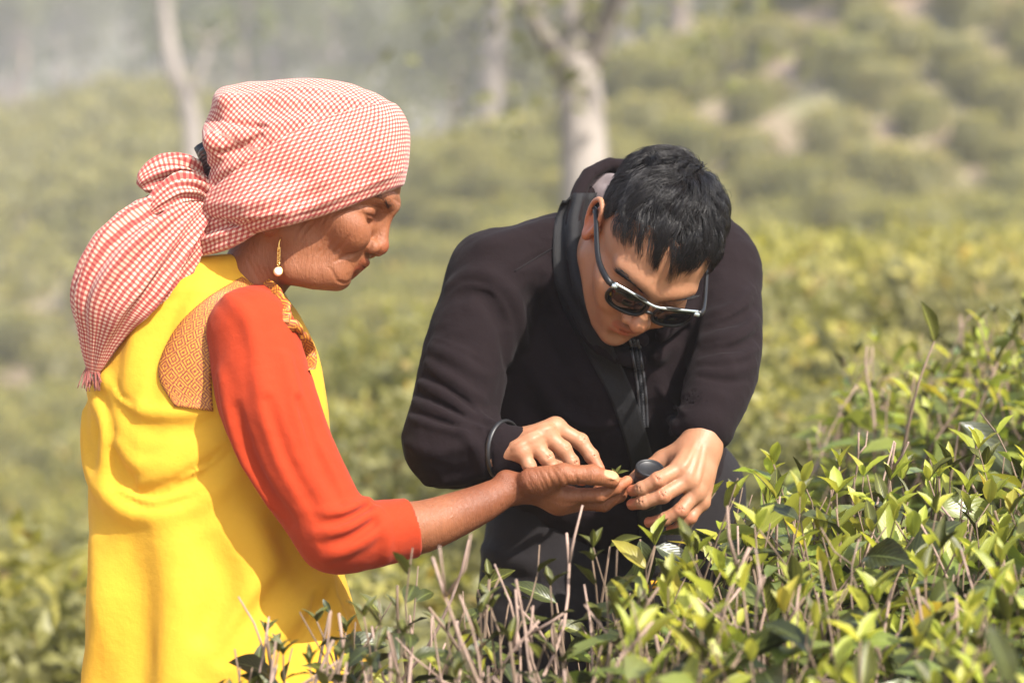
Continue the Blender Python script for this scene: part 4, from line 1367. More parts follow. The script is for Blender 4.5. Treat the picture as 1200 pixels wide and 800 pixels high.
s_y.disp(lambda P: 2.0 * (np.abs(vnoise(P / np.array([38, 120, 50]) + 3)) - 0.3) + 1.3 * vnoise(P / np.array([45, 90, 60])) + 0.5 * vnoise(P / np.array([18, 30, 18])))
v, f = s_y.net(3.7)
keep = np.ones(len(f), bool)
saree = place("saree", v, f, yellow_cloth, **KIDS_W)
translucent(yellow_cloth, (0.95, 0.55, 0.03), 0.22)

# brocade band at the shoulder and along the neckline
m, nt, b, out = mat_new("gold_brocade")
uvn = nd(nt, "ShaderNodeTexCoord").outputs['UV']
sep = nd(nt, "ShaderNodeSeparateXYZ"); nt.links.new(uvn, sep.inputs[0])
def tri(x, per, ph=0.0):
    return mth(nt, 'ABSOLUTE', mth(nt, 'SUBTRACT', mth(nt, 'FRACT', mth(nt, 'ADD', mth(nt, 'MULTIPLY', x, 1.0 / per), ph)), 0.5))
U, Vv = sep.outputs[0], sep.outputs[1]
dia = mth(nt, 'ADD', tri(U, 0.019), tri(Vv, 0.015))
rings = mth(nt, 'LESS_THAN', mth(nt, 'FRACT', mth(nt, 'MULTIPLY', dia, 4.0)), 0.48)
zig = mth(nt, 'LESS_THAN', mth(nt, 'FRACT', mth(nt, 'ADD', mth(nt, 'MULTIPLY', U, 160), mth(nt, 'MULTIPLY', tri(Vv, 0.008), 2.0))), 0.42)
nz = noise_tex(nt, 500, 2, 0.5)
pat = mth(nt, 'MULTIPLY', mth(nt, 'MAXIMUM', rings, mth(nt, 'MULTIPLY', zig, 0.6)), mth(nt, 'ADD', mth(nt, 'MULTIPLY', nz, 0.9), 0.42), clamp=True)
col = mixc(nt, (0.50, 0.215, 0.018), (0.15, 0.014, 0.010), pat)
nt.links.new(col, b.inputs['Base Color']); b.inputs['Roughness'].default_value = 0.6
bump(nt, b, pat, 0.4, 0.0006)
brocade = m
g = Geo()
P, uv, th = strip(s_y, [(284, 324), (244, 348), (210, 380), (190, 416), (187, 444), (205, 476)], [(308, 340), (284, 356), (262, 384), (250, 416), (248, 450), (250, 482)], 46, 14, 3.0, 4, 3)
g.grid(to_world(P) - base_w, uv, to_world(P + th) - to_world(P))
g2 = Geo()
cl = on_front(s_r, spline([(282, 318), (304, 328), (328, 346), (346, 370), (356, 400), (360, 434)], 44), 0, keep=True)
zz = cl[:, 2]; okz = ~np.isnan(zz); zz = np.interp(np.arange(44), np.where(okz)[0], zz[okz])
for _ in range(30): zz[1:-1] = (zz[:-2] + 2 * zz[1:-1] + zz[2:]) / 4
cl[:, 2] = zz - 4.0
tg = np.gradient(cl[:, :2], axis=0); tg /= np.linalg.norm(tg, axis=1)[:, None]
pw = np.stack([-tg[:, 1], tg[:, 0], 0 * tg[:, 0]], 1)
acr = np.linspace(-1, 1, 7)
P = cl[:, None] + pw[:, None] * (7.5 * acr)[None, :, None]
P[..., 2] += 2.6 * acr[None] ** 2 + 0.9 * np.sin(np.arange(44) * 1.1)[:, None] * (acr[None] > 0)
uv = np.stack(np.broadcast_arrays(np.linspace(0, 0.17, 44)[:, None], np.linspace(0, 0.015, 7)[None]), -1)
th = np.zeros_like(P); th[..., 2] = 5
g.grid(to_world(P) - base_w, uv, to_world(P + th) - to_world(P))
ob = link("saree_border", g.mesh("saree_border", brocade), woman)
ob['label'] = "gold and dark red patterned border at the shoulder and neckline"

# ---- headscarf
m, nt, b, out = mat_new("red_gingham")
uvn = nd(nt, "ShaderNodeTexCoord").outputs['UV']
sep = nd(nt, "ShaderNodeSeparateXYZ"); nt.links.new(uvn, sep.inputs[0])
PER = 0.0046
def band(x):
    return mth(nt, 'LESS_THAN', mth(nt, 'FRACT', mth(nt, 'MULTIPLY', x, 1.0 / PER)), 0.5)
wob = mth(nt, 'MULTIPLY', mth(nt, 'SUBTRACT', noise_tex(nt, 70, 2, 0.5), 0.5), 0.0018)
bu = band(mth(nt, 'ADD', sep.outputs[0], wob)); bv = band(mth(nt, 'ADD', sep.outputs[1], wob))
both = mth(nt, 'MULTIPLY', mth(nt, 'ADD', bu, bv), 0.5)
col = ramp(nt, both, [(0.0, (0.56, 0.405, 0.31)), (0.5, (0.39, 0.108, 0.085)), (1.0, (0.25, 0.016, 0.020))])
n1 = noise_tex(nt, 30, 4, 0.6)
col = mixc(nt, col, (0.6, 0.40, 0.32), mth(nt, 'MULTIPLY', n1, 0.12))
nt.links.new(col, b.inputs['Base Color']); b.inputs['Roughness'].default_value = 0.9
b.inputs['Sheen Weight'].default_value = 0.15; b.inputs['Specular IOR Level'].default_value = 0.2
bump(nt, b, both, 0.25, 0.0005)
bump(nt, b, noise_tex(nt, 900, 2, 0.6), 0.25, 0.0004)
gingham = m

def dome(scale):
    s = Solid()
    s.ell(q(356, 195, 30), np.array((108, 96, 86)) * scale, np.array([[0.97, -0.10, 0.0], [0.10, 0.97, 0], [0, 0, 1]]), 0)
    s.chain([q(300, 150, 30), q(400, 145, 30), q(440, 152, 30)], np.array([46, 44, 32]) * scale, 30, n=8)
    s.ell(q(445, 178, 30), np.array((28, 52, 60)) * scale, None, 30)
    s.ell(q(285, 180, 30), np.array((42, 76, 70)) * scale, None, 24)
    s.chain([q(330, 245, -38), q(300, 240, -30), q(258, 238, -2), q(244, 236, 8)], np.array([26, 30, 24, 14]) * scale, 24, n=8)
    return s
e0, e1 = q(476, 216, 30), q(300, 274, 30)
ed = e0 - e1; nrm = np.array([ed[1], -ed[0], 0.0]); nrm /= np.linalg.norm(nrm)
if nrm[1] > 0: nrm = -nrm
def rim(off):
    def f(P):
        d = (P - e1) @ nrm
        t = (P[:, 0] - e1[0]) / (e0[0] - e1[0])
        return d - off - 7 * np.sin(np.clip(t, -0.2, 1.2) * np.pi) * 0.8 + 0.05 * (P[:, 2] - 30)
    return f
def scarf_uv(V, mode):
    p = WH.inv(V)
    if mode == 'band':
        th = np.arctan2(p[:, 2] * zs * -1, p[:, 0] + 12)
        u = th * 88; v = (V - e1) @ nrm
        return np.stack([u, v], 1) / 1000
    a = math.radians(14)
    x = p[:, 0]; w = np.arctan2(p[:, 1] - 10, p[:, 2]) * 88
    return np.stack([x * math.cos(a) + w * math.sin(a), -x * math.sin(a) + w * math.cos(a)], 1) / 1000
BIG = ((-INF,) * 3, (INF,) * 3)
top = dome(1.0)
top.chain([q(266, 120, -18), q(264, 116, 30), q(268, 122, 78)], [11, 13, 11], 12, n=8)
top.chain([q(250, 166, -38), q(246, 162, 20), q(250, 166, 84)], [13, 14, 13], 12, n=8)
folds(top, [([(245, 190), (268, 165), (310, 150), (360, 142)], 6, 9, 3.5), ([(250, 215), (285, 190), (320, 170)], 6, 9, -4),
            ([(250, 140), (276, 146), (312, 150)], 4, 5, -5), ([(262, 150), (290, 162), (316, 158)], 6, 10, 4), ([(254, 178), (280, 176), (306, 160)], 4, 5, -4), ([(300, 112), (360, 108), (420, 122)], 5, 9, 2), ([(258, 205), (290, 185), (305, 170)], 5, 8, 4),
            ([(270, 118), (330, 118), (400, 128)], 6, 12, 2)])
top.op(rim(-14), *BIG, 1.5, 'i')
top.plane(q(243, 170, 30), (-1, -0.12, 0), 5)
top.disp(lambda P: 0.9 * vnoise(P / 30.0) + 0.4 * vnoise(P / 12.0))
v1, f1 = top.net(2.2)
bandS = dome(1.022)
folds(bandS, [([(250, 250), (320, 252), (400, 228), (470, 198)], 4, 6, 2.2), ([(246, 240), (310, 236), (380, 210)], 5, 8, 1.6), ([(250, 262), (300, 262), (330, 256)], 4, 6, -3)])
bandS.op(rim(0), *BIG, 2.0, 'i')
l0, l1 = q(468, 118, 30), q(240, 236, 30)
ld = l0 - l1; ln = np.array([-ld[1], ld[0], 0.0]); ln /= np.linalg.norm(ln)
if ln[1] < 0: ln = -ln
def upper(P):
    t = np.clip((P[:, 0] - l1[0]) / (l0[0] - l1[0]), -0.1, 1.1)
    return (P - l1) @ ln - 16 * np.sin(np.clip(t, 0, 1) * np.pi)
bandS.op(upper, *BIG, 3.5, 'i')
bandS.plane(q(240, 250, 30), (-1, 0.1, 0), 5)
bandS.disp(lambda P: 0.6 * vnoise(P / 26.0) + 0.3 * vnoise(P / 10.0))
v2, f2 = bandS.net(2.2)
# lower wrap round the nape
nape = Solid()
nape.chain([q(213, 294, 14), q(238, 286, 0), q(268, 276, -18), q(300, 262, -26)], [9, 14, 15, 10], 0, n=10)
nape.chain([q(228, 262, 10), q(252, 258, 0), q(290, 252, -18)], [12, 18, 18], 8, n=8)
nape.chain([q(250, 262, 60), q(262, 262, 110), q(330, 240, 130)], [18, 18, 14], 8, n=8)
folds(nape, [([(215, 288), (255, 276), (300, 262)], 4, 5, 3), ([(222, 300), (258, 290), (290, 275)], 3.5, 5, 2.5), ([(218, 280), (255, 268), (296, 256)], 3, 5, -3), ([(240, 262), (270, 258), (300, 254)], 3, 5, 2.5)])
v3, f3 = nape.net(2.0)
VV = np.concatenate([v1, v2, v3]); FF = np.concatenate([f1, f2 + len(v1), f3 + len(v1) + len(v2)])
UVs = np.concatenate([scarf_uv(v1, 'top'), scarf_uv(v2, 'band'), scarf_uv(v3, 'band')])
scarf = place("headscarf", VV, FF, gingham, uv=UVs, **KIDS_W)
scarf['label'] = "red and cream checked cotton headscarf tied behind the head"

def bunch(path, seed, rows=70, cols=110, folds_n=9, amp=0.2):
    """gathered cloth: rows (x, y, z, half width across, half depth); returns mm grid and uv"""
    sp = spline(np.array([[*q(r[0], r[1], r[2]), r[3], r[4]] for r in path]), rows)
    T = np.gradient(sp[:, :3], axis=0); T /= np.linalg.norm(T, axis=1)[:, None]
    Zax = np.array([0, 0, 1.0])
    rr = np.random.default_rng(seed)
    ph = rr.uniform(0, 6.28, 6); fr = rr.integers(folds_n - 3, folds_n + 4, 3)
    a = np.linspace(0, 2 * np.pi, cols, endpoint=False)
    t = np.linspace(0, 1, rows)[:, None]
    fall = np.clip(1.15 - t, 0.12, 1) ** 1.2
    w = amp * fall * (0.55 * np.sin(fr[0] * a + ph[0] + 1.2 * t) + 0.35 * np.sin(fr[1] * a + ph[1] - 2.0 * t) + 0.3 * np.sin(fr[2] * a + ph[2] + 3 * t))
    sh = lambda v: 1 - 2 * np.abs(np.sin(v)) ** 0.7
    w = w * 0.55 + amp * 0.55 * np.clip(1.25 - t, 0.3, 1) * (sh(fr[0] * 0.5 * a + ph[2] + 2.2 * np.sin(2.2 * t)) * 0.6 + sh(fr[1] * 0.5 * a + ph[0] - 1.5 * t) * 0.5)
    w = w + 0.05 * np.sin(3 * a + 5 * t + ph[3]) + 0.045 * np.sin(7 * t + 2 * a + ph[4])
    W = np.cross(T, Zax); W /= np.linalg.norm(W, axis=1)[:, None]
    D = np.cross(W, T)
    rad = 1 + w
    P = sp[:, None, :3] + (np.cos(a) * rad * sp[:, 3:4])[..., None] * W[:, None] + (np.sin(a) * rad * sp[:, 4:5])[..., None] * D[:, None]
    L = np.concatenate([[0], np.cumsum(np.linalg.norm(np.diff(sp[:, :3], axis=0), axis=1))])
    R0 = np.mean(np.sqrt((sp[:, 3] ** 2 + sp[:, 4] ** 2) / 2))
    uv = np.stack([np.broadcast_to(a * R0 * 1.0, (rows, cols)), np.broadcast_to(L[:, None], (rows, cols))], -1) / 1000
    return P, uv
g = Geo()
P, uv = bunch([(250, 226, 10, 15, 15), (230, 244, -2, 28, 24), (200, 270, -14, 44, 34), (160, 312, -20, 58, 38), (130, 352, -16, 50, 34), (118, 392, -6, 28, 22), (111, 428, 2, 11, 9), (109, 438, 3, 5, 4)], 3, 90, 160, 9, 0.30)
g.grid(to_world(P) - base_w, uv, wrap=True)
P, uv = bunch([(254, 212, 16, 12, 12), (236, 210, 8, 17, 16), (214, 204, 0, 22, 20), (192, 206, -4, 21, 19), (174, 213, -6, 16, 16), (166, 218, -6, 9, 11), (164, 220, -6, 3, 4)], 11, 60, 130, 8, 0.62)
g.grid(to_world(P) - base_w, uv, wrap=True)
P, uv = bunch([(250, 240, 0, 10, 12), (236, 226, -10, 16, 14), (212, 224, -22, 20, 16), (190, 236, -28, 16, 14), (176, 248, -30, 8, 8)], 17, 44, 110, 7, 0.5)
g.grid(to_world(P) - base_w, uv, wrap=True)
tail = link("scarf_tail", g.mesh("scarf_tail", gingham), woman)
# fringe threads
fr_m = cloth_mat("dark_red_thread", (0.22, 0.04, 0.04), (0.35, 0.12, 0.08), 0.9)
g = Geo()
for i in range(46):
    a = rng.uniform(0, 6.28); x0 = 109 + 8 * math.cos(a); z0 = 4 + 6 * math.sin(a)
    dx = rng.normal(0, 4)
    pts = [q(x0, 428 + rng.uniform(-4, 4), z0), q(x0 + dx * 0.4, 438, z0), q(x0 + dx, 450 + rng.uniform(-3, 9), z0 + rng.normal(0, 3))]
    g.tube(to_world(spline(pts, 6)) - base_w, 0.0006, 4)
link("scarf_fringe", g.mesh("scarf_fringe", fr_m), woman)
# plait of dark hair in the knot
hair_w = mat_new("black_hair_plait")[0]
bb = hair_w.node_tree.nodes['Principled BSDF']
bb.inputs['Base Color'].default_value = (0.012, 0.011, 0.013, 1); bb.inputs['Roughness'].default_value = 0.38
g = Geo()
for i in range(9):
    t = i / 8
    c = np.array(q(243 + 12 * t, 176 + 34 * t, -8 + 4 * t))
    pts = [q(235 + 12 * t, 182 + 33 * t, 6), q(240 + 12 * t, 176 + 33 * t, -14), q(250 + 12 * t, 174 + 34 * t, -14), q(258 + 10 * t, 178 + 34 * t, 6)]
    g.tube(to_world(spline(pts, 10)) - base_w, np.full(10, 0.0042), 8)
g.tube(to_world(spline([q(238, 170, 14), q(250, 195, 10), q(262, 220, 16)], 8)) - base_w, np.full(8, 0.012), 10)
link("hair", g.mesh("hair", hair_w), woman)
# eyebrows
for z in (-1, 1):
    g = Geo()
    tt = rng.uniform(0, 1, 60)
    p0 = np.stack([94 - 20 * tt ** 1.8, 17 + 4 * np.sin(tt * 2.6) + rng.normal(0, 1.3, 60), z * (12 + 38 * tt)], 1)
    pp, nn = surface_point(s_w, WH.arr(p0))
    for p, n_ in zip(pp, nn):
        dv = (WH(-3, 3, z * 9) - WH.o) * rng.uniform(0.7, 1.2)
        pts = np.array([p - n_ * 0.5, p + n_ * 1.3 + dv * 0.5, p + n_ * 0.9 + dv])
        g.tube(to_world(pts) - base_w, [0.0002, 0.00018, 0.00008], 3, cap=False)
    link("eyebrow", g.mesh("eyebrow", hair_w), woman)

# earring (a thing of its own)
gold, gnt, gb, _ = mat_new("gold")
gb.inputs['Base Color'].default_value = (0.83, 0.52, 0.16, 1); gb.inputs['Metallic'].default_value = 1; gb.inputs['Roughness'].default_value = 0.28
pearl, pnt, pb, _ = mat_new("pale_stone")
pb.inputs['Base Color'].default_value = (0.85, 0.80, 0.74, 1); pb.inputs['Roughness'].default_value = 0.2
ez = float(s_w.front([q(327, 288, -30)[0]], [q(327, 288)[1]])[0])
if not np.isfinite(ez): ez = -30.0
eb = to_world(q(326, 318, ez - 6))
er = link("earring", None, None); er.location = eb; er.empty_display_size = 0.01
props(er, "small gold drop earring with a pale round stone hanging from the woman's ear", "earring")
g = Geo()
g.tube(to_world(spline([q(328, 283, ez + 3), q(329, 279, ez - 4), q(327, 285, ez - 6), q(327, 294, ez - 6)], 12)) - eb, 0.0008, 6)
link("hook", g.mesh("hook", gold), er)
g = Geo()
for i in range(9):
    c = q(327 - 0.1 * i, 291 + i * 2.3, ez - 6)
    a = np.linspace(0, 2 * np.pi, 10)
    g.tube(to_world(c + np.stack([1.5 * np.cos(a), 1.6 * np.sin(a), (1.2 * np.cos(a) if i % 2 else 0 * a)], 1)) - eb, 0.0006, 5, cap=False)
link("chain_link", g.mesh("chain_link", gold), er)
so = Solid(); so.ell(q(326, 318, ez - 6), (4.6, 4.8, 3.0)); v, f = so.net(0.5)
place("stone", v, f, pearl, er, eb)
so = Solid(); so.chain([q(326, 318, ez - 5) + 4.9 * np.array([math.cos(a), math.sin(a), 0]) for a in np.linspace(0, 6.283, 20)], 0.9); v, f = so.net(0.4)
place("setting", v, f, gold, er, eb)

# a plucked bud lying on her palm
bud_at = q(722, 556, 10)
bd = bpy.data.objects.new("tea_bud", None); COL.objects.link(bd); bd.location = to_world(bud_at); bd.empty_display_size = 0.01
props(bd, "tiny green tea bud lying on the woman's fingertips", "tea bud")
for i, (ang, L_) in enumerate(((0.5, 0.016), (1.3, 0.013), (2.2, 0.010))):
    lf = bpy.data.objects.new("leaf", KINDS['new'][i][0]); COL.objects.link(lf); lf.parent = bd
    M = np.eye(4); M[:3, :3] = leaf_basis(np.array([math.cos(ang), -0.2, math.sin(ang)]), np.array([0, -0.6, 0.8])) * L_
    lf.matrix_local = Matrix(M.tolist())

# ------------------------------------------------------------------ the man
skin_m = skin_mat("tan_skin", (0.36, 0.180, 0.100), (0.28, 0.120, 0.062), 0.47, 0.45, 1.8)
dark_fleece = cloth_mat("dark_fleece", (0.0085, 0.0052, 0.0060), (0.0120, 0.0075, 0.0085), 0.92, 4200, 0.15, 0.02)
dark_fleece.node_tree.nodes["Principled BSDF"].inputs["Specular IOR Level"].default_value = 0.10
dark_trouser = cloth_mat("black_trouser_cloth", (0.0075, 0.0058, 0.0066), (0.010, 0.0078, 0.0088), 0.88, 4200, 0.15, 0.02)

MS = np.array([0.89, -0.29, 0.35]); MS /= np.linalg.norm(MS)
MF = np.array([0.05, -0.785, -0.615]); MF = MF - MS * (MF @ MS); MF /= np.linalg.norm(MF)
MU = np.cross(MS, MF); MU /= np.linalg.norm(MU)
if MU[1] < 0: MU = -MU
MH = Frame(q(759, 288, 54), MF, MU, 0.905)
s_m = head_solid(MH, ([MH(-28, -30, 0), MH(-42, -80, 0), q(735, 300, 215)], [55, 52, 60]), smile=0.2)
s_m.ball(q(735, 330, 215), 50, 20)
bl = [(MH.arr([(93, -62, -14), (97, -63, 0), (93, -62, 14)]), 5, 3, (0.92, 0.62, 0.60)),
      (MH.arr([(86, -73, -14), (95, -75, 0), (86, -73, 14)]), 5.5, 3, (0.95, 0.60, 0.58)),
      (MH.arr([(112, -36, 0)]), 8, 10, (1.05, 0.92, 0.9)),
      (MH.arr([(60, -60, -45), (72, -96, -10), (78, -102, 10), (60, -60, 45)]), 10, 16, (0.86, 0.86, 0.88)),
      (MH.arr([(94, -56, -20), (97, -55, 0), (94, -56, 20)]), 4, 6, (0.84, 0.84, 0.86))]
for z in (-1, 1):
    bl.append((MH.arr([(-14, 10, z * 80), (-14, -20, z * 80)]), 12, 10, (1.15, 0.82, 0.75)))
vh, fh = s_m.net(1.8)
ch = paint(vh, bl)

def lerp_chain(p): return [q(*a) for a in p]
# his right hand (reaching over her palm)
w1 = q(592, 527, 52)
f1 = [lerp_chain([(651, 501, 46), (680, 517, 44), (693, 534, 40), (702, 549, 36)]),
      lerp_chain([(638, 508, 30), (660, 526, 27), (670, 541, 26), (676, 555, 26)]),
      lerp_chain([(624, 519, 20), (640, 536, 16), (648, 549, 16), (652, 560, 18)]),
      lerp_chain([(611, 529, 14), (620, 545, 9), (626, 555, 10), (629, 563, 12)])]
t1 = lerp_chain([(612, 532, 62), (640, 540, 66), (664, 552, 58), (682, 560, 50)])
h1 = hand_solid(w1, 22, f1, [1.12, 1.12, 1.05, 0.92], t1, 11, 12.2, palm_pts=[(q(618, 520, 46), 19), (q(625, 528, 40), 18)])
h1.chain([q(566, 529, 70), q(580, 530, 61), q(594, 526, 50)], [19, 22, 23], 14, n=6)
h1.chain([q(600, 512, 36), q(628, 503, 30), q(650, 498, 38)], [3.2, 3.0, 2.6], 5)
def knuckle_lines(s, fs, n0):
    for a in fs:
        for j in (1, 2):
            d_ = a[j + 1] - a[j - 1]; d_ /= np.linalg.norm(d_)
            n1_ = np.array(n0) - d_ * np.dot(n0, d_); n1_ /= np.linalg.norm(n1_)
            p_ = np.cross(d_, n1_); r_ = (8.6, 7.5)[j - 1]
            for off in (-1.8, 0.6, 2.8):
                c_ = a[j] + d_ * off
                pts_ = [c_ + r_ * (n1_ * math.cos(t_) + p_ * math.sin(t_)) for t_ in np.linspace(-0.7, 0.7, 6)]
                s.chain(pts_, [0.2, 0.55, 0.65, 0.65, 0.55, 0.2], 1.3, 's')
knuckle_lines(h1, f1, (0.25, 0.6, -0.75))
folds(h1, [([(600, 520), (625, 508), (648, 500)], 3, 4, 1.0), ([(602, 526), (620, 516), (636, 509)], 3, 4, 1.0)])
v1, f1_ = h1.net(1.4)
tips1 = [(np.array([a[3], a[2] * 0.4 + a[3] * 0.6]), 6, 8, (1.1, 0.84, 0.8)) for a in f1] + [(a[0][None], 6, 9, (1.06, 0.85, 0.82)) for a in f1]
c1 = paint(v1, tips1)
# his left hand (holding the small black cylinder)
w2 = q(822, 515, 42)
f2 = [lerp_chain([(797, 549, 4), (771, 562, -14), (752, 572, -10), (741, 575, 4)]),
      lerp_chain([(806, 562, 4), (777, 580, -12), (754, 588, -8), (741, 591, 6)]),
      lerp_chain([(815, 576, 10), (798, 598, -2), (779, 608, 2), (761, 612, 14)]),
      lerp_chain([(822, 588, 20), (809, 606, 12), (797, 616, 14), (787, 621, 22)])]
t2 = lerp_chain([(803, 528, 40), (778, 540, 50), (757, 552, 46), (741, 566, 34)])
h2 = hand_solid(w2, 23, f2, [1.05, 1.07, 1.02, 0.88], t2, 11.5, 11.5, palm_pts=[(q(808, 545, 26), 18), (q(818, 555, 26), 17)])
h2.chain([q(843, 440, 96), q(832, 480, 72), q(820, 520, 42)], [34, 29, 20], 16, n=8)
knuckle_lines(h2, f2, (-0.1, 0.35, -0.93))
folds(h2, [([(815, 520), (806, 540), (799, 549)], 3, 4, 1.0), ([(820, 522), (813, 545), (806, 562)], 3, 4, 1.1), ([(826, 525), (820, 552), (815, 574)], 3, 4, 1.0)])
nails2 = []
def nail(s, f, n0, w_=5.2, l_=6.2):
    d_ = f[3] - f[2]; d_ /= np.linalg.norm(d_)
    n1_ = np.array(n0) - d_ * np.dot(n0, d_); n1_ /= np.linalg.norm(n1_)
    c_ = f[3] - d_ * 1.5 + n1_ * 5.6
    s.ell(c_, (l_, 1.3, w_), np.stack([d_, n1_, np.cross(d_, n1_)]), 0.5)
    return (np.array([c_ - d_ * 2, c_ + d_ * 4]), 3.8, 1.2, (1.12, 1.0, 1.0))
nails2 = [nail(h2, f_n, (-0.15, 0.45, -0.88)) for f_n in f2]
v2, f2_ = h2.net(1.4)
c2 = paint(v2, nails2 + [(np.array([a[3], a[2] * 0.4 + a[3] * 0.6]), 6, 8, (1.1, 0.84, 0.8)) for a in f2] + [(a[1][None], 6, 8, (1.05, 0.86, 0.83)) for a in f2])
# body under the clothes
b_m = Solid()
b_m.chain([q(735, 330, 220), q(725, 420, 260), q(715, 620, 380)], [70, 95, 95], 10, n=8)
b_m.chain([q(600, 330, 170), q(534, 522, 96), q(572, 531, 66)], [28, 22, 17], 10)
b_m.chain([q(835, 320, 205), q(848, 425, 112), q(838, 462, 84)], [34, 32, 30], 12)
for x0, x1 in ((640, 625), (800, 805)):
    b_m.chain([q(x0, 640, 350), q(x1, 1000, 260), q(x1, 1370, 400)], [66, 52, 36], 12)
vb, fb = b_m.net(11.0)
V, F_, C = person_mesh([(vh, fh, ch), (v1, f1_, c1), (v2, f2_, c2), (vb, fb, None)], "person", skin_m)
base_m = to_world(q(715, 1430, 400))
man = place("person", V, F_, skin_m, base=base_m, colors=C)
man.location = base_m
props(man, "man in a dark hooded jacket and sunglasses bending over the woman's hand", "person")
KIDS_M = dict(parent=man, base=base_m)

# jacket
s_j = Solid()
s_j.ell(q(735, 410, 235), (148, 165, 112), None)
s_j.ell(q(715, 545, 310), (152, 130, 118), None, 40)
s_j.chain([q(585, 324, 170), q(650, 304, 190), q(745, 300, 255), q(815, 296, 240), q(848, 318, 205)], [52, 56, 72, 64, 46], 30, n=12)
s_j.chain([q(612, 400, 215), q(606, 500, 230)], [58, 60], 30)
s_j.chain([q(578, 325, 162), q(548, 415, 128), q(526, 515, 96)], [56, 55, 53], 26, n=8)
s_j.chain([q(526, 518, 96), q(560, 526, 74), q(590, 530, 52), q(606, 531, 44)], [54, 45, 36, 33], 16, n=8)
s_j.chain([q(846, 318, 205), q(850, 370, 160), q(848, 425, 112), q(834, 478, 72), q(828, 496, 62)], [47, 46, 45, 38.5, 36], 16, n=10)
# creases pressed between arm and chest
s_j.chain([q(640, 360, 118), q(606, 440, 84), q(588, 488, 62)], [9, 11, 9], 16, 's', n=8)
s_j.chain([q(806, 340, 128), q(804, 400, 108), q(800, 432, 104)], [9, 9, 6], 14, 's', n=8)
folds(s_j, [([(506, 405), (530, 418), (566, 440)], 6, 10, 4), ([(500, 425), (530, 445), (566, 470)], 5, 8, 4.5), ([(492, 448), (520, 462), (560, 488)], 5, 8, 4.5),
            ([(486, 470), (515, 482), (552, 500)], 5, 8, 4), ([(480, 490), (512, 500), (556, 508)], 4, 7, 4), ([(496, 437), (526, 455), (560, 480)], 3.5, 6, -3),
            ([(489, 460), (520, 474), (556, 494)], 3.5, 6, -3), ([(484, 481), (514, 491), (552, 504)], 3.5, 6, -3),
            ([(476, 520), (510, 530), (560, 520)], 6, 10, 3), ([(500, 565), (540, 560), (580, 548)], 6, 10, 3), ([(540, 505), (560, 525), (566, 555)], 5, 9, 3),
            ([(528, 335), (552, 322), (584, 330), (606, 366), (612, 420)], 8, 12, 4.5), ([(540, 345), (566, 345), (590, 385), (598, 440)], 7, 12, -3.5),
            ([(600, 318), (622, 306), (650, 290)], 3, 5, -2.2), ([(570, 290), (620, 275), (655, 262)], 10, 18, 3),
            ([(640, 320), (655, 360), (690, 400)], 7, 12, 4), ([(625, 345), (640, 400), (670, 450)], 8, 14, -4), ([(620, 420), (650, 470), (690, 500)], 8, 14, 4),
            ([(610, 470), (650, 505), (690, 520)], 7, 12, -4), ([(770, 440), (785, 480), (790, 520)], 7, 12, 4), ([(760, 480), (775, 510), (775, 560)], 7, 12, -4),
            ([(880, 340), (860, 360), (826, 372)], 6, 10, 4), ([(888, 375), (862, 392), (824, 400)], 6, 10, 4), ([(886, 410), (860, 420), (822, 424)], 6, 9, 4),
            ([(886, 358), (860, 376), (824, 386)], 4, 7, -3.5), ([(888, 394), (862, 407), (822, 412)], 4, 7, -3.5), ([(884, 428), (855, 436), (822, 436)], 5, 8, 3.5),
            ([(880, 446), (848, 446), (816, 440)], 2.5, 3.5, -2.0), ([(568, 494), (574, 530), (572, 566)], 2.5, 3.5, -2.0),
            ([(560, 590), (640, 570), (720, 575)], 8, 14, 4), ([(600, 610), (680, 590), (760, 600)], 8, 14, -4)])
folds(s_j, [([(500, 432), (528, 452), (562, 474)], 2.5, 3, 2.2), ([(494, 455), (522, 470), (558, 490)], 2.5, 3, 2.2), ([(487, 478), (516, 488), (554, 503)], 2.5, 3, 2.0), ([(552, 470), (572, 492), (592, 498)], 3, 4, 2.5), ([(546, 492), (572, 504), (588, 503)], 2.5, 3, 2.2), ([(884, 350), (858, 368), (824, 380)], 2.5, 3, 2.2), ([(886, 386), (858, 400), (824, 406)], 2.5, 3, 2.2), ([(884, 402), (862, 414), (828, 418)], 2.5, 3, -2), ([(530, 345), (548, 334), (580, 344), (600, 380)], 3, 4, 2.5), ([(505, 395), (530, 404), (572, 424)], 2.5, 3.5, 2), ([(648, 480), (690, 500), (736, 492)], 3, 4, 2.5), ([(770, 452), (790, 476), (806, 484)], 3, 4, 2.2)])
c1d = q(606, 531, 44) - q(560, 526, 74); c1d /= np.linalg.norm(c1d)
cut1 = q(589, 530, 53)
near1 = lambda P: np.maximum((P - cut1) @ c1d, -1e3)
# cuff mouths
s_j.op(lambda P: np.maximum(-((P - cut1) @ c1d), np.linalg.norm(P - cut1, axis=1) - 60), q(540, 480, 0), q(700, 580, 120), 1.5, 's')
s_j.chain([cut1 + c1d * 4, cut1 - c1d * 9], [29.5, 27], 1.0, 's')
c2d = q(824, 500, 56) - q(848, 440, 100); c2d /= np.linalg.norm(c2d)
cut2 = q(833, 476, 74)
s_j.op(lambda P: np.maximum(-((P - cut2) @ c2d), np.linalg.norm(P - cut2, axis=1) - 64), q(770, 400, 0), q(900, 560, 180), 1.5, 's')
s_j.chain([cut2 + c2d * 4, cut2 - c2d * 9], [32.5, 29], 1.0, 's')
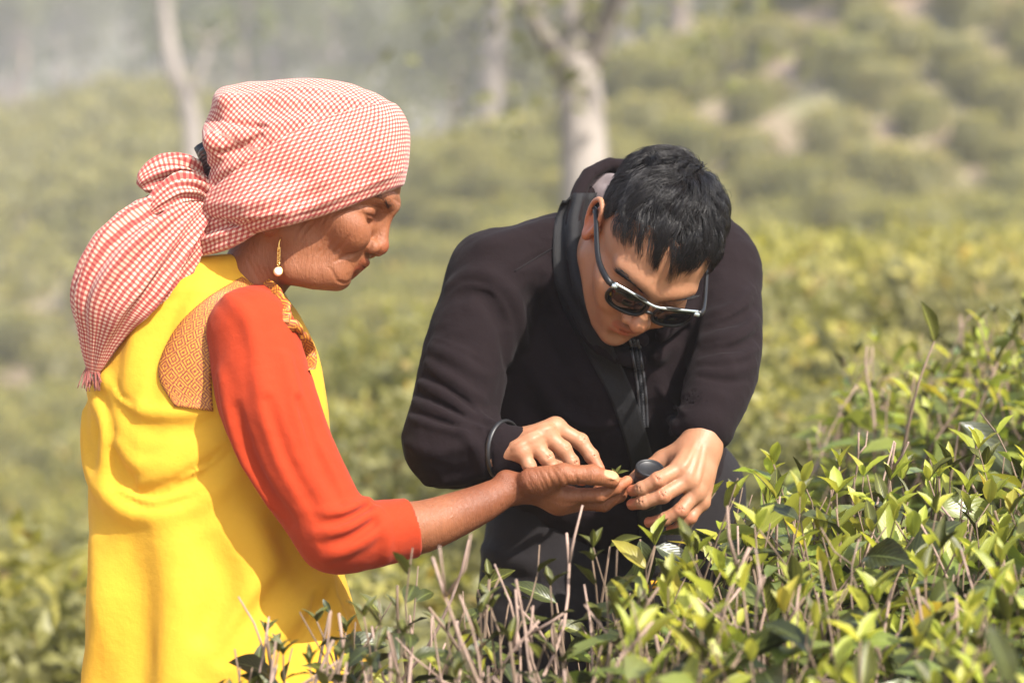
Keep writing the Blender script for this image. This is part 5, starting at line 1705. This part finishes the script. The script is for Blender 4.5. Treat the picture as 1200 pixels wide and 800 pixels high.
# neck opening and collar
s_j.ell(MH(-36, -78, 0), (58, 70, 58), MH.R, 10, 's')
col_pts = [q(752, 398, 96), q(714, 384, 92), q(686, 345, 104), q(672, 296, 128), q(674, 246, 150), q(683, 214, 168), q(700, 198, 184), q(726, 192, 200), q(790, 206, 230), q(832, 240, 240), q(842, 292, 204), q(818, 352, 150), q(776, 392, 104)]
s_j.chain(col_pts, [9, 12, 12, 11, 10, 9, 8, 8, 10, 12, 13, 12, 9], 5, n=40)
col2 = [p + np.array([-4, -26, 18]) for p in col_pts]
s_j.chain(col2, [10, 12, 12, 12, 12, 12, 12, 12, 12, 12, 12, 12, 10], 10, n=30)
s_j.ell(q(716, 222, 206), (34, 24, 10), None, 6)
s_j.disp(lambda P: 1.9 * (np.abs(vnoise(P / np.array([34, 26, 34]) + 5)) - 0.3) + 1.0 * (np.abs(vnoise(P / 15.0 + 2)) - 0.3) + 1.0 * vnoise(P / np.array([34, 40, 34])) + 0.45 * vnoise(P / 13.0))
v, f = s_j.net(3.1)
jacket = place("jacket", v, f, dark_fleece, **KIDS_M)
jacket['label'] = "dark brown black hooded fleece jacket"
so = Solid(); so.ell(q(710, 219, 190), (24, 17, 3.5), None); so.disp(lambda P: 1.2 * vnoise(P / 9.0)); v, f = so.net(1.6)
lin = cloth_mat("grey_lining", (0.17, 0.14, 0.145), (0.12, 0.10, 0.105), 0.8, 4200, 0.15, 0.0)
place("collar_lining", v, f, lin, **KIDS_M)['label'] = "pale grey lining inside the collar"
# zip
zipm, znt, zb, _ = mat_new("grey_zip")
zb.inputs['Base Color'].default_value = (0.05, 0.05, 0.055, 1); zb.inputs['Roughness'].default_value = 0.4; zb.inputs['Metallic'].default_value = 0.3
g = Geo()
for dx in (0, 9):
    pl = on_front(s_j, [(738 + dx, 398), (744 + dx, 430), (748 + dx, 462), (750 + dx, 500)], 1.0, 60)
    g.tube(to_world(pl) - base_m, 0.0019, 6)
pl = on_front(s_j, [(742.5, 398), (748.5, 430), (752.5, 462), (754.5, 500)], 0.8, 60)
for i in range(len(pl)):
    a = np.array([2.6, 0, 0])
    g.tube(to_world(np.array([pl[i] - a, pl[i] + a])) - base_m, 0.0006, 4)
link("zip", g.mesh("zip", zipm), man)
g = Geo()
pl = on_front(s_j, [(603, 318), (622, 306), (652, 288)], 0.4, 20)
g.tube(to_world(pl) - base_m, 0.0009, 5)
link("seam", g.mesh("seam", dark_trouser), man)

# trousers and shoes
s_t = Solid()
s_t.ell(q(715, 655, 375), (165, 110, 118))
s_t.chain([q(655, 630, 330), q(634, 800, 270), q(627, 1000, 250), q(628, 1180, 320), q(628, 1375, 400)], [98, 88, 66, 60, 52], 20, n=14)
s_t.chain([q(795, 580, 330), q(800, 800, 300), q(805, 1000, 262), q(806, 1180, 330), q(806, 1375, 405)], [88, 86, 66, 60, 52], 14, n=14)
folds(s_t, [([(560, 640), (620, 660), (690, 650)], 8, 14, 4), ([(556, 700), (610, 690), (680, 720)], 8, 14, 4), ([(560, 670), (620, 680), (680, 690)], 6, 10, -4), ([(600, 740), (640, 700), (660, 640)], 8, 14, 3)])
s_t.disp(lambda P: 3.0 * (np.abs(vnoise(P / np.array([60, 40, 60]) + 5)) - 0.3) + 1.4 * vnoise(P / 42.0) + 0.5 * vnoise(P / 15.0))
v, f = s_t.net(6.5)
place("trousers", v, f, dark_trouser, **KIDS_M)
s_s = Solid()
for x in (628, 806):
    s_s.chain([q(x, 1370, 405), q(x - 4, 1398, 380), q(x - 8, 1415, 300), q(x - 8, 1428, 220)], [46, 44, 42, 34], 8, n=8)
s_s.plane(q(700, 1442, 360), (0, -math.cos(PITCH), -math.sin(PITCH)), 4)
v, f = s_s.net(6.0)
place("shoes", v, f, dark_trouser, **KIDS_M)

# hair
hm, hnt, hb, _ = mat_new("black_hair")
at = nd(hnt, "ShaderNodeAttribute", attribute_name='tone')
hc = mixc(hnt, (0.0065, 0.0052, 0.0055), at.outputs['Color'], 1.0, 'MULTIPLY')
hnt.links.new(hc, hb.inputs['Base Color'])
hb.inputs['Roughness'].default_value = 0.42; hb.inputs['Specular IOR Level'].default_value = 0.45
def hairline(x):
    return np.interp(x, [-115, -75, -40, -22, 2, 22, 50, 84], [-52, -46, 0, 22, 28, 52, 74, 84])
s_c = Solid()
s_c.ell(MH(-12, 37, 0), np.array((98.5, 84.5, 76.5)) * MH.s, MH.R)
s_c.op(lambda P: (lambda p: hairline(p[:, 0]) + 7 - p[:, 1] + 3 * np.sin(p[:, 2] * 0.25) * np.sin(p[:, 0] * 0.2))(MH.inv(P)), *BIG, 3, 'i')
v, f = s_c.net(3.2)
capm = mat_new("hair_underlayer")[0]; capb = capm.node_tree.nodes["Principled BSDF"]; capb.inputs["Base Color"].default_value = (0.006, 0.005, 0.005, 1); capb.inputs["Roughness"].default_value = 0.95; capb.inputs["Specular IOR Level"].default_value = 0.05
caph = place("hair", v, f, capm, colors=np.ones((len(v), 3)), **KIDS_M)
hr = np.random.default_rng(5)
N = 10000
cand = hr.normal(size=(N * 4, 3)); cand /= np.linalg.norm(cand, axis=1)[:, None]
cen, rad3 = np.array([-12, 37, 0.0]), np.array([97.5, 83.5, 75.5])
root = cen + cand * rad3
hl = hairline(root[:, 0]) + hr.normal(0, 2.5, len(root)) + 4 * np.sin(root[:, 2] * 0.23)
root = root[root[:, 1] > hl][:N]
whorl = np.array([-62, 104, 14.0])
def nrm_at(p):
    n_ = (p - cen) / rad3 ** 2
    return n_ / np.linalg.norm(n_, axis=1)[:, None]
lock = np.stack([vnoise(root / 13.0), vnoise(root / 13.0 + 40), vnoise(root / 13.0 + 80)], 1)
lock2 = np.stack([vnoise(root / 5.0 + 11), vnoise(root / 5.0 + 51), vnoise(root / 5.0 + 91)], 1)
d0 = root - whorl; d0 /= np.linalg.norm(d0, axis=1)[:, None]
front = np.clip((root[:, 0] + 10) / 80, 0, 1)[:, None]
side = np.clip((np.abs(root[:, 2]) - 45) / 25, 0, 1)[:, None]
dirv = d0 + front * np.array([0.5, -0.2, 0.35]) + side * np.array([0.0, -0.7, 0]) + 1.0 * lock + 0.35 * lock2 + hr.normal(0, 0.10, root.shape)
topness = np.clip((root[:, 1] - 20) / 70, 0, 1)
ci = hr.integers(0, len(root), 300)
own = np.argmin(((root[:, None] - root[None, ci]) ** 2).sum(2), axis=1)
clen = hr.uniform(0.68, 1.25, 300)[own]; clift = hr.uniform(0.6, 1.5, 300)[own]; cdir = hr.normal(0, 0.38, (300, 3))[own]
dirv = dirv + cdir
length = clen * (15 + 27 * topness + 3 * front[:, 0]) * (0.75 + 0.45 * hr.uniform(size=len(root))) * (1 + 0.25 * lock[:, 0])
lift = clift * (2.4 + 7.0 * topness) * (0.75 + 0.5 * hr.uniform(size=len(root))) * (1 + 0.5 * vnoise(root / 9.0 + 7))
S_ = 5
pts = [root - nrm_at(root) * 1.0]
p = root.copy()
for i in range(1, S_):
    t = i / (S_ - 1)
    n_ = nrm_at(p)
    dt = dirv - n_ * (dirv * n_).sum(1)[:, None]; dt /= np.linalg.norm(dt, axis=1)[:, None]
    p = p + dt * (length / (S_ - 1))[:, None]
    k_ = (((p - cen) / rad3) ** 2).sum(1) ** 0.5
    p = cen + (p - cen) / k_[:, None]
    h_ = lift * math.sin(min(t * 1.25, 1.0) * math.pi * 0.5) * (1 - 0.30 * max(0, t - 0.6) / 0.4)
    pts.append(p + nrm_at(p) * h_[:, None])
    dirv = dirv + np.array([0.0, -0.10, 0.0])
pl_ = np.stack(pts, 1)
# strands of a lock run together at the tips
lead = pl_[ci[own]]
off_ = pl_[:, :1] - lead[:, :1]
wgt = (np.linspace(0, 1, S_) ** 1.2)[None, :, None] * (0.30 + 0.40 * hr.uniform(size=(len(root), 1, 1)))
pl_ = pl_ * (1 - wgt) + (lead + off_ * 0.22) * wgt
PT = MH.arr(pl_.reshape(-1, 3)).reshape(len(root), S_, 3)
T = np.gradient(PT, axis=1); T /= np.linalg.norm(T, axis=2)[..., None] + 1e-9
A1 = np.cross(T, np.array([0.3, 0.5, 0.8])); A1 /= np.linalg.norm(A1, axis=2)[..., None]
A2 = np.cross(T, A1)
rr = np.array([0.27, 0.28, 0.25, 0.18, 0.05])[None, :, None]
rings_ = np.stack([PT + rr * (math.cos(a) * A1 + math.sin(a) * A2) for a in (0, 2.094, 4.189)], 2)   # n,S,3,3
Vh = rings_.reshape(-1, 3)
n_h = len(root)
base_i = (np.arange(n_h) * S_ * 3)[:, None, None]
seg = (np.arange(S_ - 1) * 3)[None, :, None]
kk = np.arange(3)[None, None, :]
F4 = np.stack([base_i + seg + kk, base_i + seg + (kk + 1) % 3, base_i + seg + 3 + (kk + 1) % 3, base_i + seg + 3 + kk], -1).reshape(-1, 4)
tone = np.repeat((0.7 + 0.9 * hr.uniform(size=n_h) ** 2)[:, None] * np.array([1.0, 0.95, 0.95]), S_ * 3, axis=0)
st = place("hair_strand", Vh, F4, hm, parent=man, base=base_m, colors=tone)
st['kind'] = "stuff"
# eyebrows
for z in (-1, 1):
    g = Geo()
    tt = rng.uniform(0, 1, 300)
    p0 = np.stack([94 - 18 * tt ** 1.8, 13 + 4 * np.sin(tt * 2.6) + rng.normal(0, 2.0, 300), z * (12 + 40 * tt)], 1)
    pp, nn = surface_point(s_m, MH.arr(p0))
    for p, n_ in zip(pp, nn):
        dv = (MH(-3, 3, z * 9) - MH.o) * rng.uniform(0.7, 1.2)
        g.tube(to_world(np.array([p - n_ * 0.5, p + n_ * 1.3 + dv * 0.5, p + n_ * 0.9 + dv])) - base_m, [0.00028, 0.00024, 0.0001], 3, cap=False)
    link("eyebrow", g.mesh("eyebrow", hair_w), man)

# ------------------------------------------------------------------ sunglasses
blk, bnt, bb_, _ = mat_new("black_plastic")
bb_.inputs['Base Color'].default_value = (0.009, 0.009, 0.010, 1); bb_.inputs['Roughness'].default_value = 0.35; bb_.inputs['Specular IOR Level'].default_value = 0.3
lensm, lnt, lb_, _ = mat_new("dark_lens")
lb_.inputs['Base Color'].default_value = (0.006, 0.005, 0.005, 1); lb_.inputs['Roughness'].default_value = 0.05
rimm, rnt, rb_, _ = mat_new("silver_brow_bar")
rb_.inputs['Base Color'].default_value = (0.42, 0.47, 0.48, 1); rb_.inputs['Metallic'].default_value = 0.7; rb_.inputs['Roughness'].default_value = 0.24
gc = MH(100, -6, 0); gb_ = to_world(gc)
glasses = link("sunglasses", None); glasses.location = gb_; glasses.empty_display_size = 0.02
props(glasses, "black sunglasses with a silver bar along the top, worn low on the bowed man's nose", "sunglasses")
def lens_outline(z, n=36, grow=0.0):
    a = np.linspace(0, 2 * np.pi, n, endpoint=False)
    c, s_ = np.cos(a), np.sin(a)
    e = 0.72
    y = np.sign(s_) * np.abs(s_) ** e * (20 + grow); w = np.sign(c) * np.abs(c) ** e * (27 + grow)
    y = np.where(y < 0, y * 1.02, y * 0.86)
    zz = z * 33.5 + w
    x = 112 - 0.0030 * zz ** 2 + 0.06 * y
    return np.stack([x, y - 1, zz], 1)
for z in (-1, 1):
    L = lens_outline(z)
    cpt = L.mean(0)
    rings2 = [cpt + (L - cpt) * r for r in (0.02, 0.35, 0.7, 1.0)]
    P = MH.arr(np.stack(rings2).reshape(-1, 3)).reshape(4, -1, 3) + MH.R[0] * np.array([3.0, 2.6, 1.5, 0])[:, None, None]
    g = Geo(); g.grid(to_world(P) - gb_, None, to_world(P - MH.R[0] * 1.6) - to_world(P), wrap=True)
    link("lens", g.mesh("lens", lensm), glasses)
    g = Geo(); Lc = np.concatenate([L, L[:2]])
    g.tube(to_world(MH.arr(Lc)) - gb_, 0.0022, 7, cap=False)
    link("rim", g.mesh("rim", blk), glasses)
    g = Geo()
    tp = MH.arr(spline([(103, 13, z * 62), (96, 13, z * 71), (60, 8, z * 80), (0, 12, z * 84), (-22, 10, z * 84), (-40, -6, z * 82)], 22))
    g.tube(to_world(tp) - gb_, np.linspace(0.0026, 0.0018, 22), 7, squash=1.5)
    link("temple", g.mesh("temple", blk), glasses)
    g = Geo()
    hp = MH(104.5, 13, z * 61)
    g.tube(to_world(np.array([hp - MH.R[2] * 3.2, hp + MH.R[2] * 3.2])) - gb_, 0.0028, 8)
    link("hinge", g.mesh("hinge", rimm), glasses)
g = Geo()
bar = MH.arr(spline([(102, 16, -62), (110, 17, -36), (114, 13, -10), (114.5, 12, 0), (114, 13, 10), (110, 17, 36), (102, 16, 62)], 40))
g.tube(to_world(bar) - gb_, 0.0012, 8, squash=1.4)
link("brow_bar", g.mesh("brow_bar", rimm), glasses)
g = Geo()
br = MH.arr(spline([(111, -6, -8), (113.5, -3, 0), (111, -6, 8)], 10))
g.tube(to_world(br) - gb_, 0.002, 7)
link("bridge", g.mesh("bridge", blk), glasses)

# ------------------------------------------------------------------ black cylinder in his left hand, strap, wristband
cb = q(761, 552, 14)
ax = np.array([0.12, 0.84, -0.53]); ax /= np.linalg.norm(ax)
can = link("canister", None); can.location = to_world(cb); can.empty_display_size = 0.02
props(can, "small black cylinder with a recessed round end gripped in the man's left hand", "canister")
def turned(name, prof, mat, parent, sides=40):
    e1_ = np.cross(ax, [0, 0, 1.0]); e1_ /= np.linalg.norm(e1_); e2_ = np.cross(ax, e1_)
    a = np.linspace(0, 2 * np.pi, sides, endpoint=False)
    P = np.stack([cb + ax * h + r * (np.cos(a)[:, None] * e1_ + np.sin(a)[:, None] * e2_) for r, h in prof])
    g = Geo(); g.grid(to_world(P) - to_world(cb), wrap=True)
    return link(name, g.mesh(name, mat), parent)
rub, ru_nt, ru_b, _ = mat_new("black_rubber")
ru_b.inputs['Base Color'].default_value = (0.014, 0.014, 0.015, 1); ru_b.inputs['Roughness'].default_value = 0.42
turned("barrel", [(0.1, -46), (15.5, -46), (16, -45), (16, -8), (15.2, -7), (15.2, -5), (16.4, -4.5)], rub, can)
turned("cap", [(16.4, -4.5), (17.2, -4), (17.4, 2), (17.2, 5), (16.4, 6), (15.0, 5.6), (14.4, 4.2), (13.6, 3.4), (0.1, 3.2)], rub, can)

strapm = cloth_mat("black_webbing", (0.008, 0.008, 0.009), (0.011, 0.010, 0.011), 0.55, 2400, 0.5, 0.0)
yel, ynt, yb, _ = mat_new("orange_yellow_stitching")
yb.inputs['Base Color'].default_value = (0.75, 0.36, 0.02, 1); yb.inputs['Roughness'].default_value = 0.6
sb = to_world(q(700, 400, 120))
strap = link("neck_strap", None); strap.location = sb; strap.empty_display_size = 0.02
props(strap, "wide black strap hung round the man's neck and down his chest", "strap")
su = Solid(); su.sub(s_j, 0); su.sub(s_t, 20)
g = Geo()
P, uv, th = strip(su, [(662, 226), (650, 262), (649, 320), (660, 362), (690, 420), (716, 470), (738, 540), (748, 610), (752, 676)],
                  [(700, 226), (690, 262), (688, 318), (698, 356), (722, 415), (744, 465), (766, 538), (778, 610), (786, 676)], 70, 9, 2.5, 2.2)
P = np.stack([spline(P[:, j], 70) for j in range(9)], 1)
for it in range(6): P[1:-1, :, 2] = (P[:-2, :, 2] + P[1:-1, :, 2] + P[2:, :, 2]) / 3
P[..., 2] -= 2.0
g.grid(to_world(P) - sb, uv, to_world(P + th) - to_world(P))
link("band", g.mesh("band", strapm), strap)
e_ = P[-1]
P2 = np.stack([e_ + np.array([0, -k * 6.0, 1.0 * k]) for k in range(16)])
g = Geo(); g.grid(to_world(P2) - sb, None, to_world(P2 + np.array([0, 0, 2.2])) - to_world(P2))
link("strap_end", g.mesh("strap_end", strapm), strap)
P3 = np.stack([e_ + np.array([0, -k * 5.0, -1.4]) for k in (0.6, 2.6)])
g = Geo(); g.grid(to_world(P3) - sb, None, to_world(P3 + np.array([0, 0, 1.0])) - to_world(P3))
o = link("stripe", g.mesh("stripe", yel), strap); o['label'] = "orange yellow stripe near the strap's lower end"

wb = q(594, 500, 50)
bnd = link("wristband", None); bnd.location = to_world(wb); bnd.empty_display_size = 0.02
props(bnd, "slim dark wristband at the man's right cuff", "wristband")
e1_ = np.cross(c1d, [0, 0, 1.0]); e1_ /= np.linalg.norm(e1_); e2_ = np.cross(c1d, e1_)
a = np.linspace(0, 2 * np.pi, 41)
cw = q(590, 527, 50)
g = Geo(); g.tube(to_world(cw + 35.0 * (np.cos(a)[:, None] * e1_ + np.sin(a)[:, None] * e2_)) - to_world(wb), 0.0035, 8, cap=False, squash=0.6)
link("band", g.mesh("band", rub), bnd)
